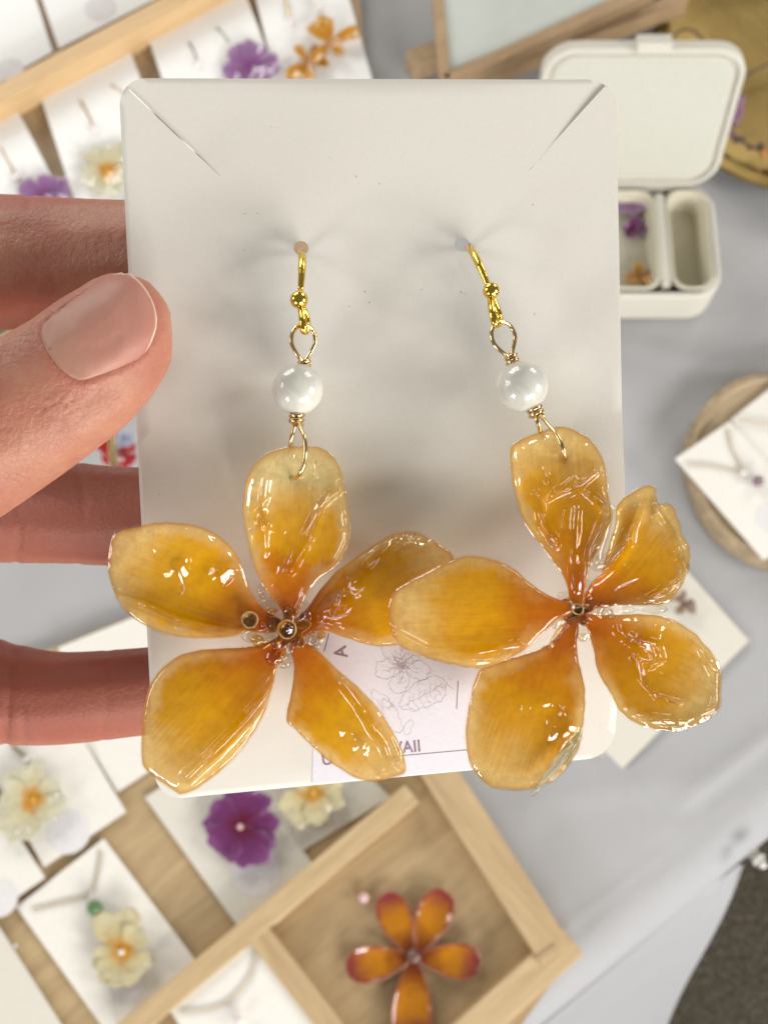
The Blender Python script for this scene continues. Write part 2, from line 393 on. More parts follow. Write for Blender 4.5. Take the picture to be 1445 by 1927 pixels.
def tube(name, P, rad, mat, parent, seg=10, n=None):
    if n: P = catmull([tuple(p) for p in P], n)
    V, F = tube_data(P, rad, seg); return mesh_obj(name, V, F, mat, parent)
def sphere_data(c, r, seg=32, rings=20, ax=None):
    V = []; F = []
    for i in range(1, rings):
        th = math.pi*i/rings
        for k in range(seg):
            a = 2*math.pi*k/seg; V.append(Vector(c)+Vector((math.sin(th)*math.cos(a)*r, math.sin(th)*math.sin(a)*r, math.cos(th)*r)))
    for i in range(rings-2):
        for k in range(seg): F.append((i*seg+k, (i+1)*seg+k, (i+1)*seg+(k+1) % seg, i*seg+(k+1) % seg))
    t = len(V); V.append(Vector(c)+Vector((0, 0, r))); V.append(Vector(c)-Vector((0, 0, r)))
    for k in range(seg):
        F.append((t, k, (k+1) % seg)); F.append((t+1, (rings-2)*seg+(k+1) % seg, (rings-2)*seg+k))
    return V, F
def sphere(name, c, r, mat, parent=None, seg=32):
    V, F = sphere_data(c, r, seg, seg//2+2); return mesh_obj(name, V, F, mat, parent)
def prism(name, pts, vec, mat, parent=None, bev=0, smooth_=False):
    """polygon pts (world) extruded by vec"""
    bm = bmesh.new(); vec = Vector(vec)
    a = [bm.verts.new(p) for p in pts]; b = [bm.verts.new(Vector(p)+vec) for p in pts]; n = len(pts)
    bm.faces.new(a[::-1]); bm.faces.new(b)
    for i in range(n): bm.faces.new((a[i], a[(i+1) % n], b[(i+1) % n], b[i]))
    bmesh.ops.recalc_face_normals(bm, faces=bm.faces)
    if bev: bmesh.ops.bevel(bm, geom=list(bm.edges), offset=bev, segments=2, affect='EDGES', profile=.5)
    return bm_obj(name, bm, mat, parent, smooth_)
def Z(mm): return Vector((0, 0, mm*.001))
def rail(name, pa, pb, w, z0, z1, mat, parent):
    """straight wooden rail whose top runs between two points given on the plane z1; w in mm"""
    a, b = T(*pa, z1), T(*pb, z1); d = (b-a).normalized(); s = Vector((-d.y, d.x, 0))*(w*.0005)
    h = Z(z1-z0)
    return prism(name, [a-s-h, b-s-h, b+s-h, a+s-h], h, mat, parent, bev=.0008)

# ================================================================== SETTING
floor = mesh_obj('floor', [Vector((x*4, y*4, -.75)) for x, y in ((-1, -1), (1, -1), (1, 1), (-1, 1))], [(0, 1, 2, 3)], CARPET)
tag(floor, kind='structure')
# tablecloth: one sheet that lies on the table, turns over its edge and hangs flared to the floor side
EA, EB = T(1042, 1927, 0), T(1445, 1594, 0)
ed = (EB-EA).normalized(); eo = Vector((ed.y, -ed.x, 0))
if eo.x < 0: eo = -eo
folds = [((1140, 1420), (1275, 1590), 1.6, 3), ((1275, 1590), (930, 1850), 1.1, 3), ((1360, 1520), (1405, 1575), 2.4, 4),
         ((700, 330), (860, 60), 1.2, 5), ((1290, 1500), (1445, 1380), 1.4, 6), ((1180, 640), (1445, 720), 1.0, 9), ((1300, 1560), (1405, 1572), 1.2, 5),
         ((1000, 1500), (1300, 1460), .9, 10)]
folds = [(T(*a), T(*b), h*1.9, w) for a, b, h, w in folds]
def cloth_pt(s, t):
    rr = .026
    if t <= 0: p = EA+ed*s+eo*(t-rr); z = 0; drop = 0
    elif t < rr*math.pi/2:
        a = t/rr; p = EA+ed*s+eo*(-rr+math.sin(a)*rr); z = -(1-math.cos(a))*rr; drop = 0
    else:
        u = t-rr*math.pi/2; drop = u
        amp = min(1, u/.25)
        flare = .06*u
        p = EA+ed*s+eo*flare; z = -rr-u*.96
    q = Vector((p.x, p.y, z))
    if drop == 0:
        h = .0016*noise.noise(Vector((p.x*9, p.y*9, .3)))+.0008*noise.noise(Vector((p.x*30, p.y*30, 5)))
        for a, b, hh, w in folds:
            ab = b-a; tt = max(0, min(1, (q-a).dot(ab)/ab.length_squared)); dd = (Vector((q.x, q.y, 0))-(a+ab*tt))
            dd.z = 0; side = dd.x*ab.y-dd.y*ab.x
            d = dd.length*1000/w
            if d < 4: h += hh*.001*math.exp(-d*d)*(1 if side > 0 else .7)
        q.z += h*smooth(-t/.02) if t <= 0 else 0
    return q
def spaced(parts):
    out = []
    for a, b, n in parts: out += [a+(b-a)*i/n for i in range(n)]
    return out+[parts[-1][1]]
ss = spaced([(-1.6, -.45, 10), (-.45, .55, 180), (.55, 1.6, 10)])
ts = spaced([(-1.7, -.75, 8), (-.75, -.02, 140), (-.02, .04, 24), (.04, .62, 24)])
V = [cloth_pt(s, t) for s in ss for t in ts]; nt_ = len(ts)
F = [(i*nt_+j, (i+1)*nt_+j, (i+1)*nt_+j+1, i*nt_+j+1) for i in range(len(ss)-1) for j in range(nt_-1)]
tc = mesh_obj('tablecloth', V, F, CLOTH)
cf = []
for i in range(13):
    t = i/12; z_ = lerp(-22, -430, t**1.3)
    po = T(lerp(1398, 1222, t)+6*math.sin(t*7), lerp(1628, 2010, t), z_)
    for j in range(9):
        u = j/8; pin = T(lerp(1390, 960, t), lerp(1640, 2000, t), -24)-eo*.004
        p = pin.lerp(po, u); p.z = lerp(-.024, po.z, u**.8)+.004*math.sin(u*6+t*3)*u*(1-u)*4
        cf.append(p)
mesh_obj('hanging_fold', cf, [(i*9+j, i*9+j+1, (i+1)*9+j+1, (i+1)*9+j) for i in range(12) for j in range(8)], CLOTH, tc)
tag(tc, 'pale grey creased tablecloth falling over the table edge at lower right', 'tablecloth')
tb = EA-eo*.03
tbl = prism('table', [tb-ed*1.5-Z(40), tb+ed*1.5-Z(40), tb+ed*1.5-eo*1.5-Z(40), tb-ed*1.5-eo*1.5-Z(40)], Z(37), WFLOOR)
tag(tbl, 'wooden table top hidden under the pale grey tablecloth', 'table')

# ================================================================== petals and flowers
RELIEF = [1.0, 1.0]      # strength of ridges and of resin drips
def petal(name, outline, centre, base, tip, mp, mat, parent, hf=None, thick=.55, NA=210, NR=46, jit=1.5, unit=15.0, zs=1, seed=0, flip=False):
    """outline etc. in 2-D units, unit = 2-D units per millimetre; mp(p, h_mm) gives the world point"""
    O = catmull(outline, NA, True)
    O = [(x+jit*noise.noise(Vector((x/unit*.9, y/unit*.9, seed)))+jit*.5*noise.noise(Vector((x/unit*2.6, y/unit*2.6, seed+3))),
          y+jit*noise.noise(Vector((x/unit*.9, y/unit*.9, seed+7)))) for x, y in O]
    bx, by = base; ax, ay = tip[0]-bx, tip[1]-by; L = math.hypot(ax, ay); ax /= L; ay /= L
    wid = max(abs((x-bx)*-ay+(y-by)*ax) for x, y in O)
    V = []; uv = []; al = []; ed_ = []
    def info(x, y): return (x-bx)*ax+(y-by)*ay, (x-bx)*-ay+(y-by)*ax
    def add(x, y, r, sgn):
        a, b = info(x, y); h = hf(x, y, a/L, b/wid, r) if hf else 0
        th = thick*math.sqrt(max(0, 1-r**8))*.5 + (thick*.25*math.exp(-((r-.93)/.05)**2) if 0 < r < 1 else 0)
        V.append(mp((x, y), h+sgn*th)); uv.append([a/unit+seed*13.7, b/unit]); al.append(a/L); ed_.append(r)
    rs = [1-(1-(j/NR))**1.35 for j in range(1, NR+1)]
    cx, cy = centre
    for sgn in (1, -1):
        add(cx, cy, 0, sgn)
        for r in rs[:-1]:
            for x, y in O: add(cx+(x-cx)*r, cy+(y-cy)*r, r, sgn)
    for x, y in O: add(x, y, 1, 0)
    per = 1+(NR-1)*NA; F = []
    rim = 2*per
    for side in (0, 1):
        o = side*per
        def idx(j, k):
            k %= NA
            return rim+k if j == NR-1 else o+1+j*NA+k
        for k in range(NA):
            f = (o, idx(0, k), idx(0, k+1)); F.append(f if (side == 0) ^ flip else f[::-1])
            for j in range(NR-1):
                f = (idx(j, k), idx(j+1, k), idx(j+1, k+1), idx(j, k+1)); F.append(f if (side == 0) ^ flip else f[::-1])
    o0 = V[0]; vol = sum((V[f[0]]-o0).dot((V[f[1]]-o0).cross(V[f[2]]-o0)) for f in F)
    if vol < 0: F = [f[::-1] for f in F]
    ob = mesh_obj(name, V, F, mat, parent, True, uv, {'along': al, 'edge': ed_})
    return ob
def ridge(x, y, line, w, h, asym=1.0):
    """height of a rounded crease that follows a polyline"""
    best = 1e9; sg = 1; tt = 0
    for (x0, y0), (x1, y1) in zip(line, line[1:]):
        dx, dy = x1-x0, y1-y0; l2 = dx*dx+dy*dy; t = max(0, min(1, ((x-x0)*dx+(y-y0)*dy)/l2))
        ex, ey = x-(x0+dx*t), y-(y0+dy*t); d = math.hypot(ex, ey)
        if d < best: best = d; sg = 1 if ex*dy-ey*dx > 0 else -1
    ww = w*(asym if sg > 0 else 1)
    return h*RELIEF[0]*math.exp(-(best/(ww*max(.8, 1.6-.6*RELIEF[0])))**2)
def bumpf(x, y, c, r, h): return h*RELIEF[0]*math.exp(-((x-c[0])**2+(y-c[1])**2)/(r*r))

# ================================================================== THE HELD CARD
LX = [(147, 224), (400, 233), (700, 246), (900, 256), (1100, 266), (1300, 279), (1505, 295)]
RX = [(147, 1157), (400, 1168), (700, 1185), (900, 1193), (1000, 1194), (1150, 1182), (1300, 1165), (1450, 1150)]
CW, CH = 62.0, 90.0
def cdepth(u, v):
    return 149.2 + 5.2*max(0, (v-.30)/.70)**3 + .5*(2*u-1)**2
def card_px(u, v):
    y = lerp(147+3*u, lerp(1506, 1424, u), v); return lerp(interp(y, LX), interp(y, RX), u), y
def card_uv(px, py):
    u = .5
    for _ in range(4):
        v = (py-(147+3*u))/(lerp(1506, 1424, u)-(147+3*u)); l, r = interp(py, LX), interp(py, RX); u = (px-l)/(r-l)
    return u, v
def surf(px, py, off=0.0):
    u, v = card_uv(px, py); return U(px, py, cdepth(u, v)-off)
S1 = (card_uv(243, 168), card_uv(415, 331)); S2 = (card_uv(1139, 163), card_uv(996, 320))
H1, H2 = card_uv(567, 467), card_uv(869, 460)
def build_card():
    r = 3.4; pts = []
    for cx, cy, a0 in ((r, r, 180), (CW-r, r, 270), (CW-r, CH-r, 0), (r, CH-r, 90)):
        for k in range(9):
            a = R(a0+k*90/8); pts.append(Vector((cx+r*math.cos(a), cy+r*math.sin(a))))
    E = [(i, (i+1) % len(pts)) for i in range(len(pts))]
    def loop(P):
        b = len(pts); pts.extend(P); E.extend([(b+i, b+(i+1) % len(P)) for i in range(len(P))])
    holes = []
    for (hu, hv) in (H1, H2):
        c = Vector((hu*CW, hv*CH)); P = [c+Vector((math.cos(a), math.sin(a)))*.93 for a in [2*math.pi*k/24 for k in range(24)]]
        holes.append(('c', c, .93)); loop(P)
    for A, B in (S1, S2):
        a, b = Vector((A[0]*CW, A[1]*CH)), Vector((B[0]*CW, B[1]*CH)); d = (b-a).normalized(); s = Vector((-d.y, d.x))
        m = 14; P = []
        for k in range(m+1):
            q = a+(b-a)*(k/m); P.append(q+s*(.085*(1-.7*(k/m)**3)+.01*math.sin(k*2.1)))
        P.append(b+d*.12)
        for k in range(m, -1, -1):
            q = a+(b-a)*(k/m); P.append(q-s*(.085*(1-.7*(k/m)**3)))
        holes.append(('s', P)); loop(P)
    step = 1.5
    def free(p):
        for h in holes:
            if h[0] == 'c' and (p-h[1]).length < h[2]+.35: return False
            if h[0] == 's':
                for q, w in zip(h[1], h[1][1:]):
                    if (p-(q+w)/2).length < .55: return False
        for cx, cy in ((r, r), (CW-r, r), (r, CH-r), (CW-r, CH-r)):
            if (p.x < r) == (cx == r) and (p.x < r or p.x > CW-r) and (p.y < r or p.y > CH-r) and (p.y < r) == (cy == r):
                if (p-Vector((cx, cy))).length > r-.3: return False
        return True
    x = .8
    while x < CW-.5:
        y = .8
        while y < CH-.5:
            p = Vector((x, y))
            if free(p): pts.append(p)
            y += step
        x += step
    vs, es, fs, *_ = delaunay_2d_cdt(pts, E, [], 0, 1e-5)
    def inside(c):
        if not (0 < c.x < CW and 0 < c.y < CH): return False
        for cx, cy in ((r, r), (CW-r, r), (r, CH-r), (CW-r, CH-r)):
            if abs(c.x-cx) <= r and abs(c.y-cy) <= r and ((c.x < r) == (cx == r)) and ((c.y < r) == (cy == r)) and (c.x < r or c.x > CW-r) and (c.y < r or c.y > CH-r):
                if (c-Vector((cx, cy))).length > r*1.002: return False
        for h in holes:
            if h[0] == 'c' and (c-h[1]).length < h[2]*.97: return False
            if h[0] == 's':
                P = h[1]; n = len(P); ins = False
                for i in range(n):
                    p, q = P[i], P[i-1]
                    if (p.y > c.y) != (q.y > c.y) and c.x < (q.x-p.x)*(c.y-p.y)/(q.y-p.y)+p.x: ins = not ins
                if ins: return False
        return True
    faces = []
    for f in fs:
        c = (vs[f[0]]+vs[f[1]]+vs[f[2]])/3
        if inside(c): faces.append(tuple(f))
    a2, b2 = Vector((S2[0][0]*CW, S2[0][1]*CH)), Vector((S2[1][0]*CW, S2[1][1]*CH)); d2 = (b2-a2); L2 = d2.length; d2.normalize()
    a1, b1 = Vector((S1[0][0]*CW, S1[0][1]*CH)), Vector((S1[1][0]*CW, S1[1][1]*CH)); d1 = (b1-a1); L1 = d1.length; d1.normalize()
    def P3(p, off):
        u, v = p.x/CW, p.y/CH; d = cdepth(u, v)
        q = p-a2; t = q.dot(d2); s = q.x*d2.y-q.y*d2.x       # which side of the right-hand slit
        if -6 < t < L2 and abs(s) < 16:
            k = smooth((L2-t)/L2)*math.exp(-abs(s)/7)
            d += (.42 if s < 0 else -.10)*k
        q = p-a1; t = q.dot(d1); s = q.x*d1.y-q.y*d1.x
        if -6 < t < L1 and abs(s) < 16: d += (.26 if s > 0 else -.04)*smooth((L1-t)/L1*3)*math.exp(-abs(s)/6)
        x, y = card_px(u, v); return U(x, y, d-off)
    n = len(vs); V = [P3(p, 0) for p in vs]+[P3(p, -.42) for p in vs]
    used = {}
    F = []
    for f in faces:
        F.append(f[::-1]); F.append(tuple(i+n for i in f))
        for i in range(3):
            e = (f[i], f[(i+1) % 3]); used[e] = 1
    for (a, b) in used:
        if (b, a) not in used: F.append((a, b, b+n, a+n))
    bm = bmesh.new(); bv = [bm.verts.new(v) for v in V]
    for f in F:
        try: bm.faces.new([bv[i] for i in f])
        except ValueError: pass
    bmesh.ops.delete(bm, geom=[v for v in bm.verts if not v.link_faces], context='VERTS')
    bmesh.ops.recalc_face_normals(bm, faces=bm.faces)
    for e in bm.edges:
        if len(e.link_faces) == 2 and e.calc_face_angle(0) > .9: e.smooth = False
    o = bm_obj('display_card', bm, CARD)
    at = [x.vector.copy() for x in ()]
    me = o.data
    # keep the cut edges crisp
    b = bmesh.new(); b.from_mesh(me)
    for e in b.edges:
        if len(e.link_faces) == 2 and e.calc_face_angle(0) > .9: e.smooth = False
    b.to_mesh(me); b.free()
    return o
card = build_card()
tag(card, 'off white earring card with rounded corners held up in front, two diagonal slits', 'card')

def sheet(name, quad, off, mat, parent, nx=24, ny=24, th=.06):
    """thin paper laid on the held card; quad = 4 corner pixels"""
    V = []; F = []
    for side in (0, 1):
        for j in range(ny+1):
            for i in range(nx+1):
                u, v = i/nx, j/ny
                x = lerp(lerp(quad[0][0], quad[1][0], u), lerp(quad[3][0], quad[2][0], u), v)
                y = lerp(lerp(quad[0][1], quad[1][1], u), lerp(quad[3][1], quad[2][1], u), v)
                V.append(surf(x, y, off+(th if side == 0 else 0)))
    m = (nx+1)*(ny+1); g = lambda i, j: j*(nx+1)+i
    for j in range(ny):
        for i in range(nx):
            F.append((g(i, j), g(i, j+1), g(i+1, j+1), g(i+1, j))); F.append((m+g(i, j), m+g(i+1, j), m+g(i+1, j+1), m+g(i, j+1)))
    ring = [g(i, 0) for i in range(nx)]+[g(nx, j) for j in range(ny)]+[g(i, ny) for i in range(nx, 0, -1)]+[g(0, j) for j in range(ny, 0, -1)]
    for a, b in zip(ring, ring[1:]+ring[:1]): F.append((a, b, b+m, a+m))
    return mesh_obj(name, V, F, mat, parent, False)
stick = sheet('sticker', [(594, 1150), (900, 1140), (893, 1447), (588, 1474)], .01, STICK, card)
def stroke_data(pts, w, off=.09, n=None, jit=0, seed=0):
    P = catmull(pts, n or max(6, len(pts)*5)) if len(pts) > 2 else [tuple(lerp(pts[0][q], pts[1][q], i/8) for q in (0, 1)) for i in range(9)]
    if jit: P = [(x+jit*noise.noise(Vector((x*.12, y*.12, seed))), y+jit*noise.noise(Vector((x*.12, y*.12, seed+9)))) for x, y in P]
    V = []; F = []
    for i, (x, y) in enumerate(P):
        a, b = P[max(i-1, 0)], P[min(i+1, len(P)-1)]; dx, dy = b[0]-a[0], b[1]-a[1]; l = math.hypot(dx, dy) or 1
        ww = w*.5*(1+.35*noise.noise(Vector((x*.2, y*.2, seed+4)))) if jit else w*.5
        V += [surf(x-dy/l*ww, y+dx/l*ww, off), surf(x+dy/l*ww, y-dx/l*ww, off)]
    for i in range(len(P)-1): F.append((2*i, 2*i+2, 2*i+3, 2*i+1))
    return V, F
def strokes(name, L, mat, parent, jit=0):
    V, F = join_data([stroke_data(p, w, jit=jit, seed=i*3.1) for i, (p, w) in enumerate(L)]); return mesh_obj(name, V, F, mat, parent, False)
strokes('printed_rule', [([(735, 1424), (880, 1411)], 1.6)], INK, stick)
strokes('printed_rule', [([(862, 1281), (859, 1334)], 1.6)], INK, stick)
strokes('printed_rule', [([(619, 1192), (610, 1226)], 1.8)], INK, stick)
def text(name, s, px, py, size, ang, mat, parent, sx=1.0, ext=0):
    cu = bpy.data.curves.new('t', 'FONT'); cu.body = s; cu.size = 1; cu.resolution_u = 3; cu.space_character = 1.05; cu.offset = .022
    o = bpy.data.objects.new('t', cu); me = o.to_mesh(); V = []; ca, sa = math.cos(ang), math.sin(ang)
    for v in me.vertices:
        x, y = v.co.x*size*sx, v.co.y*size; V.append(surf(px+x*ca+y*sa, py+x*sa-y*ca, .09))
    F = [tuple(p.vertices) for p in me.polygons]; o.to_mesh_clear(); bpy.data.objects.remove(o); bpy.data.curves.remove(cu)
    return mesh_obj(name, V, F, mat, parent, False)
text('printed_word', 'WAII', 729, 1419, 31, R(-5), INK, stick, .9)
text('printed_letter', 'U', 606, 1440, 31, R(-5), INK, stick, .95)
text('printed_letter', 'A', 654, 1236, 34, R(-100), INK, stick, .95)
# hibiscus sketch and leaves
def leaf_loop(c, a, l, w, k=9):
    out = []
    for i in range(2*k+1):
        t = i/(2*k)*2*math.pi; r_ = (1-math.cos(t))/2
        x = l*r_; y = w*math.sin(t)*(.55+.45*r_); out.append((c[0]+x*math.cos(a)-y*math.sin(a), c[1]+x*math.sin(a)+y*math.cos(a)))
    return out
sk = []
for a in (12, 82+20, 172, 236, 300): sk.append((leaf_loop((758, 1255), R(a), 52 if a < 200 else 58, 22), 1.0))
for a in (4, 20, 96, 110, 165, 180, 230, 245, 295, 310): sk.append(([(758, 1255), (758+34*math.cos(R(a)), 1255+34*math.sin(R(a)))], .8))
sk.append((leaf_loop((752, 1330), R(-28), 98, 32), 1.0)); sk.append(([(752, 1330), (795, 1312), (838, 1284)], .8))
for k in range(7):
    x = 768+k*10; y = 1325-k*5.6; sk.append(([(x, y), (x+10, y+16-k)], .7)); sk.append(([(x, y), (x+2, y-12)], .7))
sk.append((leaf_loop((722, 1316), R(65), 70, 17), .9)); sk.append((leaf_loop((775, 1352), R(110), 30, 8), .8)); sk.append((leaf_loop((700, 1300), R(40), 44, 12), .8))
sk.append(([(820, 1293), (840, 1291), (850, 1295)], .9))
rs_ = random.Random(4)
for _ in range(170):
    cx_, cy_, sp = rs_.choice(((758, 1250, 42), (758, 1250, 42), (800, 1308, 36), (725, 1335, 26)))
    x = rs_.gauss(cx_, sp*.6); y = rs_.gauss(cy_, sp*.45); a = rs_.uniform(-1, .3); l = rs_.uniform(2, 6)
    if 690 < x < 852 and 1205 < y < 1375: sk.append(([(x, y), (x+l*math.cos(a), y+l*math.sin(a))], .55))
strokes('flower_sketch', sk, PENCIL, stick, jit=5)
strokes('pink_stamen_sketch', [([(758+random.uniform(-10, 10), 1250+random.uniform(-12, 12)), (758+random.uniform(-22, 22), 1250+random.uniform(-24, 24))], 1.1) for _ in range(14)], PINKINK, stick, jit=3)
# tiny fibres in the board
fl = []
for x, y in ((460, 402), (461, 470), (511, 238), (671, 331), (715, 345), (688, 548), (695, 568), (792, 545), (868, 548), (874, 552), (1005, 590), (300, 930), (620, 296), (484, 401), (657, 576), (1002, 384), (960, 1020)):
    a = random.uniform(0, 3.1); l = random.uniform(1, 3.2); fl.append(([(x, y), (x+l*math.cos(a), y+l*math.sin(a))], 1.1))
V, F = join_data([stroke_data(p, w, off=.02) for p, w in fl]); tag(mesh_obj('paper_fibres', V, F, FLECK, card, False), kind='stuff')

# ================================================================== EARRINGS
def mp_px(D):
    return lambda p, h: U(p[0], p[1], (D(p[0], p[1]) if callable(D) else D)-h)
def teardrop(c, w, h, d, ang, n=44):
    """wire loop: point at the bottom, round on top; px units"""
    pts = []
    for i in range(n+1):
        t = -math.pi/2+.0+2*math.pi*i/n
        x = w*.5*math.cos(t)*(1-.0)*(.5+.5*max(0, (1+math.sin(t))*.5)**.55*1.0+.0) ; y = h*.5*math.sin(t)
        if math.sin(t) < 0: x *= (1+math.sin(t))**.35
        pts.append(U(c[0]+x*math.cos(ang)+y*math.sin(ang), c[1]+x*math.sin(ang)-y*math.cos(ang), d+1.2*math.cos(t)))
    return pts
def coil_data(c, ax, rad, turns, pitch, wr, seg=8):
    ax = ax.normalized(); u = ax.orthogonal().normalized(); v = ax.cross(u); P = []
    n = int(turns*18)
    for i in range(n+1):
        a = 2*math.pi*i/18; r_ = rad*(1+.14*math.sin(i*.31)); P.append(c+u*(math.cos(a)*r_)+v*(math.sin(a)*r_)+ax*((i/n-.5)*pitch*turns))
    return tube_data(P, wr, seg)
def swell(tab, n): return [interp(i/(n-1), tab) for i in range(n)]
def earring(label, hook_pts, ball, loop_pts, td, coil1, pearl, coil2, wires, group):
    root = thing('earring', U(pearl[0], pearl[1], pearl[2]), label, 'earring', group)
    hk = tube('ear_hook', [U(*p) for p in hook_pts], swell([(0, .42), (.55, .46), (.75, .50), (1, .34)], 60) and [x*.001 for x in swell([(0, .40), (.4, .46), (.8, .5), (1, .36)], 60)], GOLD, root, 12, 60)
    sphere('hook_ball', U(*ball[:3]), ball[3]*ball[2]/FPX*.001, GOLD, hk, 28)
    lp = tube('hook_loop', [U(*p) for p in loop_pts], [x*.001 for x in swell([(0, .40), (.5, .48), (1, .38)], 50)], GOLD, root, 12, 50)
    tube('wire_loop', td, .00026, PALEGOLD, root, 8)
    for c in (coil1, coil2):
        V, F = coil_data(U(*c[0]), (U(*c[1])-U(*c[0])), c[2]*.001, c[3], .00058, .00027); mesh_obj('wire_wrap', V, F, PALEGOLD, root)
    sphere('pearl_bead', U(*pearl[:3]), pearl[3]*pearl[2]/FPX*.001, PEARL, root, 48)
    for w in wires: tube('hanging_wire', [U(*p) for p in w], .00026, PALEGOLD, root, 8, 40)
    return root
def common_noise(x, y, amp, s, seed):
    amp *= .35+.65*RELIEF[1]
    return amp*noise.noise(Vector((x/s, y/s, seed)))+amp*.12*noise.noise(Vector((x/s*2.7, y/s*2.7, seed+5)))
def drips(x, y, amp, s, seed, ang=0, st=2.2):
    # long rounded creases where the resin ran and set
    ca, sa = math.cos(ang), math.sin(ang); u, v = (x*ca+y*sa)/(s*st), (-x*sa+y*ca)/s
    n = noise.noise(Vector((u, v, seed)))+.3*noise.noise(Vector((u*2, v*2, seed+2)))
    if not RELIEF[1]: return 0
    m = noise.noise(Vector((x/70, y/70, seed+20)))
    return .85*amp*math.exp(-(n/.07)**2)*smooth((m+.12)/.3)

G = 'pearl and resin flower earrings on the held card'
E1 = earring('left earring of the pair, amber resin flower with tiny open ring at its centre',
    [(568, 484, 157), (568, 476, 152.5), (568, 476, 148.6), (569, 490, 146.2), (568, 515, 145.0), (566, 545, 144.2)], (563, 564, 143.6, 17),
    [(565, 575, 143.8), (568, 590, 143.2), (570, 607, 142.6), (572, 622, 142.9), (577, 621, 144.3), (578, 606, 145.0), (575, 590, 144.8), (569, 578, 144.2)],
    teardrop((571, 647), 52, 72, 143.6, 0), ((571, 683, 143.6), (571, 690, 143.6), .62, 1.6), (560, 732, 143.4, 48.5), ((557, 788, 143.2), (556, 797, 143.2), .72, 2.6),
    [[(556, 790, 143), (553, 806, 142.8), (549, 824, 143), (547, 842, 143.8), (547, 860, 144.6)],
     [(560, 790, 142.6), (566, 806, 141.4), (573, 824, 140.4), (575, 850, 140.0), (571, 876, 140.2), (564, 892, 140.8), (555, 899, 142.2), (548, 901, 144)]], G)
E2 = earring('right earring of the pair, tilted gold hook, amber resin flower with frilled petals',
    [(884, 474, 156), (881, 468, 152.6), (883, 466, 149.6), (890, 476, 146.6), (902, 499, 145.0), (911, 520, 144.4), (918, 538, 144.0)], (924, 547, 143.5, 16),
    [(922, 556, 143.8), (924, 575, 143.2), (927, 593, 142.6), (932, 609, 142.8), (939, 608, 144.2), (939, 594, 145), (934, 578, 144.8), (927, 560, 144.2)],
    teardrop((949, 640), 50, 70, 143.4, R(-17)), ((962, 677, 143.4), (964, 684, 143.4), .62, 2.6), (982, 727, 143.2, 48.5), ((1006, 775, 142.8), (1009, 784, 142.8), .76, 2.5),
    [[(1008, 780, 142.6), (1011, 794, 142.4), (1016, 810, 142.8), (1022, 826, 143.6)],
     [(1014, 780, 142.2), (1030, 798, 140.8), (1047, 818, 139.4), (1058, 842, 138.8), (1063, 862, 139.6), (1062, 870, 141.8)]], G)

def coated(name, outline, centre, base, tip, mp, mat, root, hf=None, seed=0, thick=.55, jit=1.5, inset=3.2, **k):
    """a flower petal inside its own clear resin skin"""
    RELIEF[:] = [.30, 0]
    O = catmull(outline, 120, True); cx, cy = centre; inner = []
    for i, (x, y) in enumerate(O):
        (x0, y0), (x1, y1) = O[i-2], O[(i+2) % 120]; dx, dy = x1-x0, y1-y0; l = math.hypot(dx, dy) or 1; nx, ny = dy/l, -dx/l
        if nx*(cx-x)+ny*(cy-y) < 0: nx, ny = -nx, -ny
        q = inset*(.55+.9*abs(noise.noise(Vector((x*.03, y*.03, seed))))) ; dbase = math.hypot(x-base[0], y-base[1]); q *= smooth(dbase/90)
        inner.append((x+nx*q, y+ny*q))
    p = petal(name, inner[::2], centre, base, tip, mp, mat, root, hf=hf, seed=seed, thick=.22, jit=jit*.6, NA=150, NR=30)
    RELIEF[:] = [1.6, 1.5]
    def hc(*q):
        RELIEF[:] = [1.6, 1.5]; a_ = hf(*q); RELIEF[:] = [.30, 0]; b_ = hf(*q)+.06; return max(a_, b_) if a_ > b_+.3 or a_ < b_-.3 else b_+.5*((a_-b_)+math.sqrt((a_-b_)**2+.01))
    petal('resin_coat', outline, centre, base, tip, mp, COAT, p, hf=hc, seed=seed, thick=.85, jit=jit, NA=210, NR=46)
    RELIEF[:] = [1.0, 1.0]
    return p
def P(root, *a, **k): return coated('petal', *a, **k, root=root)
# ---- left flower
def h_p1(x, y, a, b, r):
    h = 1.1*b*b - .6*a + common_noise(x, y, .30, 46, 1) + drips(x, y, .28, 40, 1.3, 2.0)
    h += ridge(x, y, [(645, 915), (605, 950), (585, 1010), (548, 1075)], 8, .8) + ridge(x, y, [(500, 900), (490, 960), (498, 1040)], 13, .5)
    h += bumpf(x, y, (500, 985), 12, .25) - bumpf(x, y, (556, 902), 12, .5) + ridge(x, y, [(590, 850), (600, 900), (560, 960)], 9, .22)
    return h + .5*r**6
P(E1, [(530, 1150), (512, 1128), (488, 1092), (468, 1035), (457, 975), (458, 925), (470, 885), (492, 858), (525, 843), (560, 838), (600, 840), (626, 856), (645, 888), (655, 945), (660, 1000), (652, 1035), (632, 1066), (600, 1090), (578, 1120), (562, 1152), (548, 1176), (538, 1176)],
  (556, 1000), (545, 1176), (556, 838), mp_px(143.2), AMBERPALE, hf=h_p1, seed=1)
def h_p2(x, y, a, b, r):
    h = 1.5*(1-a)*0 + 1.6*b*b + common_noise(x, y, .30, 48, 2) + drips(x, y, .24, 46, 2.3, 2.4) + 1.2*a
    h += ridge(x, y, [(215, 1120), (270, 1135), (340, 1165), (420, 1185), (470, 1190)], 18, 1.5, .6) - ridge(x, y, [(240, 1090), (310, 1115), (400, 1150)], 26, .8)
    h += bumpf(x, y, (340, 1060), 30, .6)+bumpf(x, y, (410, 1080), 20, .55)-bumpf(x, y, (375, 1065), 22, .6)+bumpf(x, y, (430, 1070), 10, .2)
    return h
